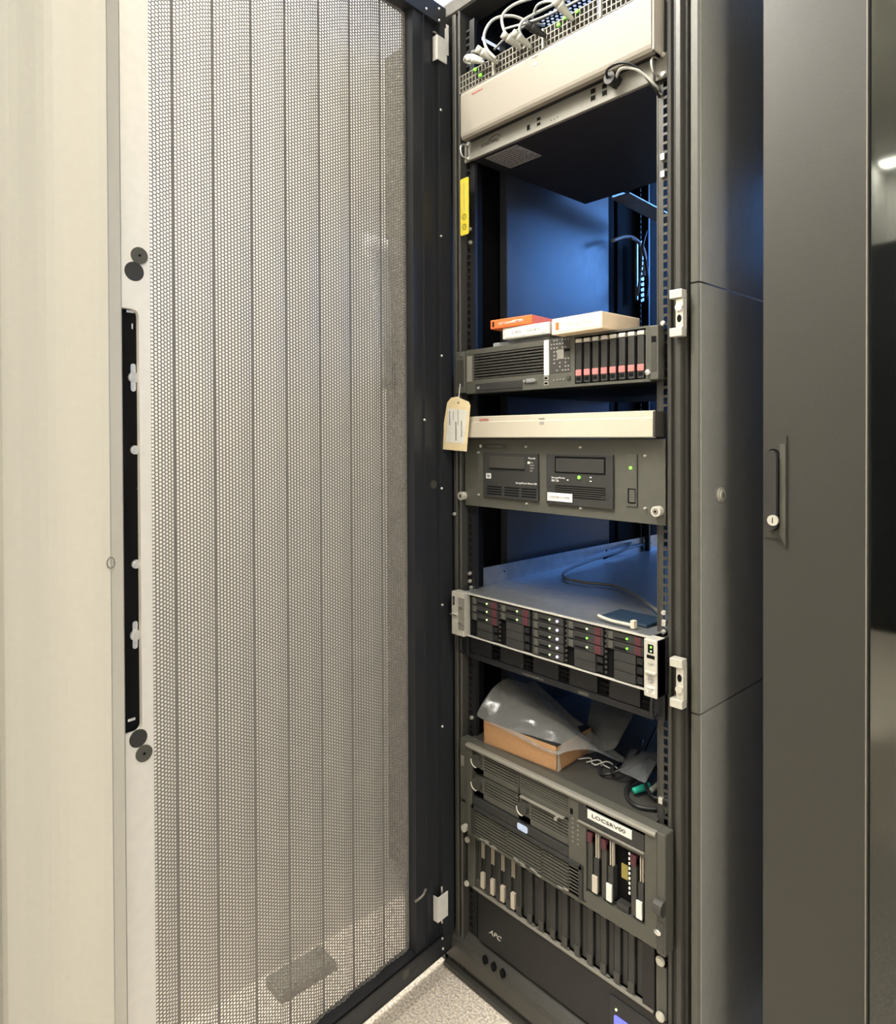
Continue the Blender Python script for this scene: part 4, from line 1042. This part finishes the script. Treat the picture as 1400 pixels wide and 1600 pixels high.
M().box(a + .002, a + bw * .86, Y + .004, Y + .018, cgz0, cgz0 + .012).build('bay_floor', 'carbond', t)
# ears
e = M().box(.000, .016, Y + .010, Y + .034, z0 + .060, z1 - .001, .002).box(.0, .016, Y + .010, Y + .034, z0 + .004, z0 + .052, .002).box(.016, .035, Y + .008, Y + .03, z0, z1 + .001, .002).build('ear', 'carbon', t)
M().box(.003, .013, Y + .0095, Y + .0105, z1 - .060, z1 - .038).build('ear_label', 'carbonl', e)
M().cyl((.022, Y + .004, z0 + .006), (0, 1, 0), .0075, .012, 18).build('thumb_screw', 'silver', e)
e = M().box(.4825, .4985, Y - .002, Y + .025, z0 - .004, z1 + .004, .002).build('ear', 'carbonl' if False else 'carbon', t)
M().cyl((.4905, Y - .004, z0 + .078), (1, 0, 0), .013, .0158, 20).build('ear_hinge', 'postm', e)
M().box(.4845, .4965, Y - .0028, Y - .0018, z0 + .002, z0 + .052).build('ear_panel', 'postm', e)
q = aY(1027, 1457, Y - .004); M().sph((q.x, Y - .004, q.z), .0068, (1, .4, .7)).build('thumb_screw', 'chrome', e)

# --- cardboard box, film bags, cables on top of the big server
BZ = z1
cbx = thing('cardboard_box', 'shallow brown cardboard box standing on the tall server under the film bag', 'box', (.16, .06, BZ))
A = aZ(756, 1160, BZ); B = aZ(871, 1206.5, BZ); Cc = aZ(905, 1185, BZ)
ex = (B - A); ey = Vector((-ex.y, ex.x, 0)).normalized() * .125; hh = .034
Rb = [(A.x, A.y), (B.x, B.y), (B.x + ey.x, B.y + ey.y), (A.x + ey.x, A.y + ey.y)]
bb = M(); th = .0025
exn = ex.normalized(); eyn = ey.normalized(); L1 = ex.length; L2 = ey.length
MB_ = Matrix(((exn.x, eyn.x, 0, A.x), (exn.y, eyn.y, 0, A.y), (0, 0, 1, BZ), (0, 0, 0, 1)))
hA = aY(756, 1125, A.y).z - BZ
hh = max(.03, min(.06, hA))
bb.box(0, L1, 0, th, 0, hh).box(0, L1, L2 - th, L2, 0, hh).box(0, th, 0, L2, 0, hh).box(L1 - th, L1, 0, L2, 0, hh).box(0, L1, 0, L2, 0, th)
bb.build('tray', 'card', cbx, xf=MB_)
M().box(.0008, L1 - .0008, .0008, L2 - .0008, .003, hh + .0012).build('contents', 'black', cbx, xf=MB_)
M().prism([(0, 0), (.012, 0), (.002, hh)], lambda a, b: (L1 + .0006, a, b), lambda a, b: (L1 + .0, a, b)).build('tuck_flap', 'tan', cbx, xf=MB_)
# crumpled film bag resting over the box: grid draped with ridges
def filmsheet(name, corners, hfun, m, label, nx=26, ny=20, seed=1, amp=.006):
    random.seed(seed); ph = [random.uniform(0, 6.28) for _ in range(8)]; fr_q = [random.uniform(4, 15) for _ in range(8)]
    P = []
    for i in range(ny + 1):
        row = []
        for j in range(nx + 1):
            u, v = j / nx, i / ny
            p = (Vector(corners[0]) * (1 - u) + Vector(corners[1]) * u) * (1 - v) + (Vector(corners[3]) * (1 - u) + Vector(corners[2]) * u) * v
            n = sum(math.sin(fr_q[k] * u + fr_q[(k + 3) % 8] * v + ph[k]) * abs(math.cos(fr_q[(k + 5) % 8] * (u - v) + ph[k])) for k in range(5)) / 5
            p = p + Vector((n * amp * .6, -n * amp * .5, hfun(u, v) + n * amp))
            row.append(p)
        P.append(row)
    g = M().grid(P); g.sm = True; o = g.build(name, m); tag(o, label, 'plastic bag')
    sb_ = o.modifiers.new('s', 'SUBSURF'); sb_.levels = 1; sb_.render_levels = 1
    md = o.modifiers.new('t', 'SOLIDIFY'); md.thickness = .0006
    return o
hb = BZ + hh
def loc(a, b, c): 
    v = MB_ @ Vector((a, b, c)); return (v.x, v.y, v.z)
filmsheet('plastic_bag', [loc(-.012, -.012, hh + .008), loc(L1 + .002, -.004, hh - .016), loc(L1 + .10, .10, hh * .3), loc(.02, .15, hh + .05)],
          lambda u, v: .045 * math.sin(math.pi * min(1, v * 1.15)) * (1 - .55 * u), 'film', 'crumpled clear plastic bag draped over the cardboard box', seed=4, amp=.007)
def VT(v): return (v.x, v.y, v.z)
filmsheet('plastic_bag', [VT(aY(908, 1180, .115)), VT(aY(962, 1168, .10)), VT(aY(992, 1112, .20)), VT(aY(925, 1092, .24))],
          lambda u, v: .012 * math.sin(math.pi * v) * math.sin(math.pi * u), 'film', 'small crumpled clear bag between the box and the black cables', nx=18, ny=14, seed=9, amp=.008)
filmsheet('plastic_bag', [VT(aY(968, 1205, .055)), VT(aY(1008, 1224, .030)), VT(aY(1034, 1176, .12)), VT(aY(985, 1170, .15))],
          lambda u, v: .010 * math.sin(math.pi * v) * math.sin(math.pi * u), 'film2', 'smoky plastic bag at the right end on top of the tall server', nx=14, ny=12, seed=13, amp=.004)
for i, (r_, pts, lab) in enumerate((
    (.0035, [(.452, .03, .547), (.42, .012, .546), (.385, .03, .547), (.372, .07, .552), (.39, .12, .565), (.45, .16, .575)], 'black cable bowing forward on the tall server'),
    (.0030, [(.300, .16, .547), (.315, .09, .550), (.34, .06, .560), (.36, .09, .578), (.345, .15, .590), (.31, .20, .57)], 'black cable coil behind the small clear bag'),
    (.0032, [(.33, .24, .60), (.37, .12, .585), (.40, .07, .560), (.43, .05, .552), (.455, .06, .56)], 'black cable sloping down behind the smoky bag'),
    (.0030, [(.28, .10, .546), (.31, .06, .548), (.335, .07, .556), (.33, .12, .562), (.29, .15, .555)], 'black cable tangle against the right side of the box'))):
    m = M(); m.tube(pts, r_, 8); tag(m.build('black_cable', 'cableb'), lab, 'cable', 'black cables heaped on the tall server')
ca, cb_ = aZ(990, 1236, BZ + .010), aZ(1014, 1228, BZ + .010)
m = M(); m.tube([ca, ca.lerp(cb_, .3), ca.lerp(cb_, .7), cb_], .0055, 10, 5, .0072); tag(m.build('cable_plug', 'teal'), 'teal green plug among the black cables', 'plug')
ca, cb_ = aZ(1017, 1236, BZ + .009), aZ(1032, 1224, BZ + .010)
m = M(); m.tube([ca, ca.lerp(cb_, .5), cb_], .005, 10, 5, .006); tag(m.build('cable_plug', 'plug'), 'pale grey plug right of the teal one', 'plug')
for k in range(3):
    a_ = aZ(903 + k * 13, 1186 + k * 5, BZ + .004)
    if k == 0: wr = M()
    wr.tube([a_, a_ + Vector((.020, .014, .004 + .003 * k)), a_ + Vector((.034, .002 + .01 * k, .002)), a_ + Vector((.05, .012, .001))], .0013, 6)
tag(wr.build('wire_bundle', 'cable'), 'bright loose wires at the foot of the cardboard box', 'wires')

# --- 14 bay drive shelf below
Y = .000
z0, z1 = .211, .3460
t = thing('drive_shelf', 'black shelf of fourteen upright drives at the bottom, above the power unit', 'drive shelf', (.24, .25, z0))
M().box(.018, .4605, Y + .03, .55, z0 + .002, z1 - .002).build('body', 'fwdark', t)
M().box(.020, .4590, Y + .020, Y + .03, z0 + .004, z1 - .004).build('drive_cage', 'deep', t)
M().box(.020, .4590, Y - .003, Y + .006, z0 - .001, z0 + .0045, .001).build('bottom_rim', 'carbonl', t)
M().box(.004, .0265, Y - .002, Y + .02, z0, z1 - .002, .001).build('ear', 'carbon', t)
M().box(.4375, .4610, Y - .002, Y + .02, z0 + .004, z1, .001).build('ear', 'fwdark', t)
M().box(.4635, .4835, Y - .001, Y + .01, z0, z1 - .045, .001).build('ear', 'carbon', t)
bw = (.4365 - .028) / 14
def shelfdrive(i):
    a = .028 + bw * i
    d = M().box(a + .001, a + bw * .46, Y + .000, Y + .02, z0 + .010, z1 - .004, .0015).build('drive', 'carbond', t)
    M().box(a + bw * .52, a + bw * .90, Y + .006, Y + .02, z0 + .008, z1 - .030, .0012).build('carrier', 'carbond', d)
    M().box(a + .001, a + bw * .46, Y - .002, Y + .008, z0 + .008, z0 + .026, .0015).build('latch', 'postm', d)
    if i < 4:
        M().box(a + bw * .50, a + bw * .84, Y - .0008, Y + .006, z0 + .012, z0 + .044).build('sticker', 'tan', d)
        for k in (.52, .70): M().box(a + bw * k, a + bw * k + .0012, Y + .002, Y + .008, z1 - .060, z1 - .022).build('fin', 'tan', d)
for i in range(14): shelfdrive(i)
dn = M(); random.seed(2)
for k in range(14): dn.sph((.03 + random.random() * .40, Y + .002, z0 + .007), .004, (1.6, .8, .7), 8, 5)
dn.build('dust', 'carbon', t)['kind'] = 'stuff'
for px, py in ((1031.5, 1502), (1031.5, 1589), (729, 1380.5), (730, 1312)):
    q = aY(px, py, Y - .006); screw(q.x, q.z, Y - .004, t, .0080 if px > 1000 else .0062, 'silver')

# --- UPS
t = thing('power_backup_unit', 'large black battery power unit with small blue display at the rack bottom', 'power unit', (.24, .25, .10))
M().box(.030, .486, .006, .50, .101, .2085, .003).build('body', 'fwdark', t)
M().box(.030, .486, .002, .010, .101, .2080, .003).build('front_panel', 'fwdark', t)
x0, x1, y0_, y1_ = rc(764, 1452, 1463, 784, .002)
y0_ = aY(774, 1462, .002).z - .004
text('APC', 'logo', 'silver', t, x0, x1, y0_, y0_ + .010, .0016, shear=.3, ext=.0006)
M().box(.022, .0245, .012, .018, .095, .208).build('edge_strip', 'silver', t)
xa = aY(953, 1570, .002).x
ds = M().box(xa, xa + .085, -.001, .004, .101, .1890, .002).build('display_panel', 'black', t)
q = aY(963, 1577.5, -.001); M().cyl((q.x, -.0015, q.z), (0, 1, 0), .0022, .002, 10).build('led', 'ledy', ds)
q = aY(961, 1590, -.001); M().xz(rrect(q.x - .002, q.x + .055, .125, q.z + .006, .005), -.0018, -.0008).build('lcd_screen', 'lcd', ds, 'blue lit display')

# --- data cables at rear left of the open bay
for k, lab in enumerate(('grey cable arching towards the rear uprights', 'thin pale cable hanging in front of the blue slotted strip', 'black cable hanging beside the blue slotted strip')):
    pts = [[(957, 376), (975, 370), (990, 372), (1003, 385), (1008, 402), (1006, 430)], [(985, 372), (998, 380), (1002, 400), (1000, 430), (996, 462)], [(1010, 360), (1004, 385), (1009, 410), (1012, 440), (1010, 466)]][k]
    m = M(); m.tube([aX(a_, b_, .02 + .01 * k) for a_, b_ in pts], (.005, .0035, .004)[k], 8)
    tag(m.build('network_cable', ('cable', 'cabled', 'cableb')[k]), lab, 'cable', 'cables hanging at the rack rear')
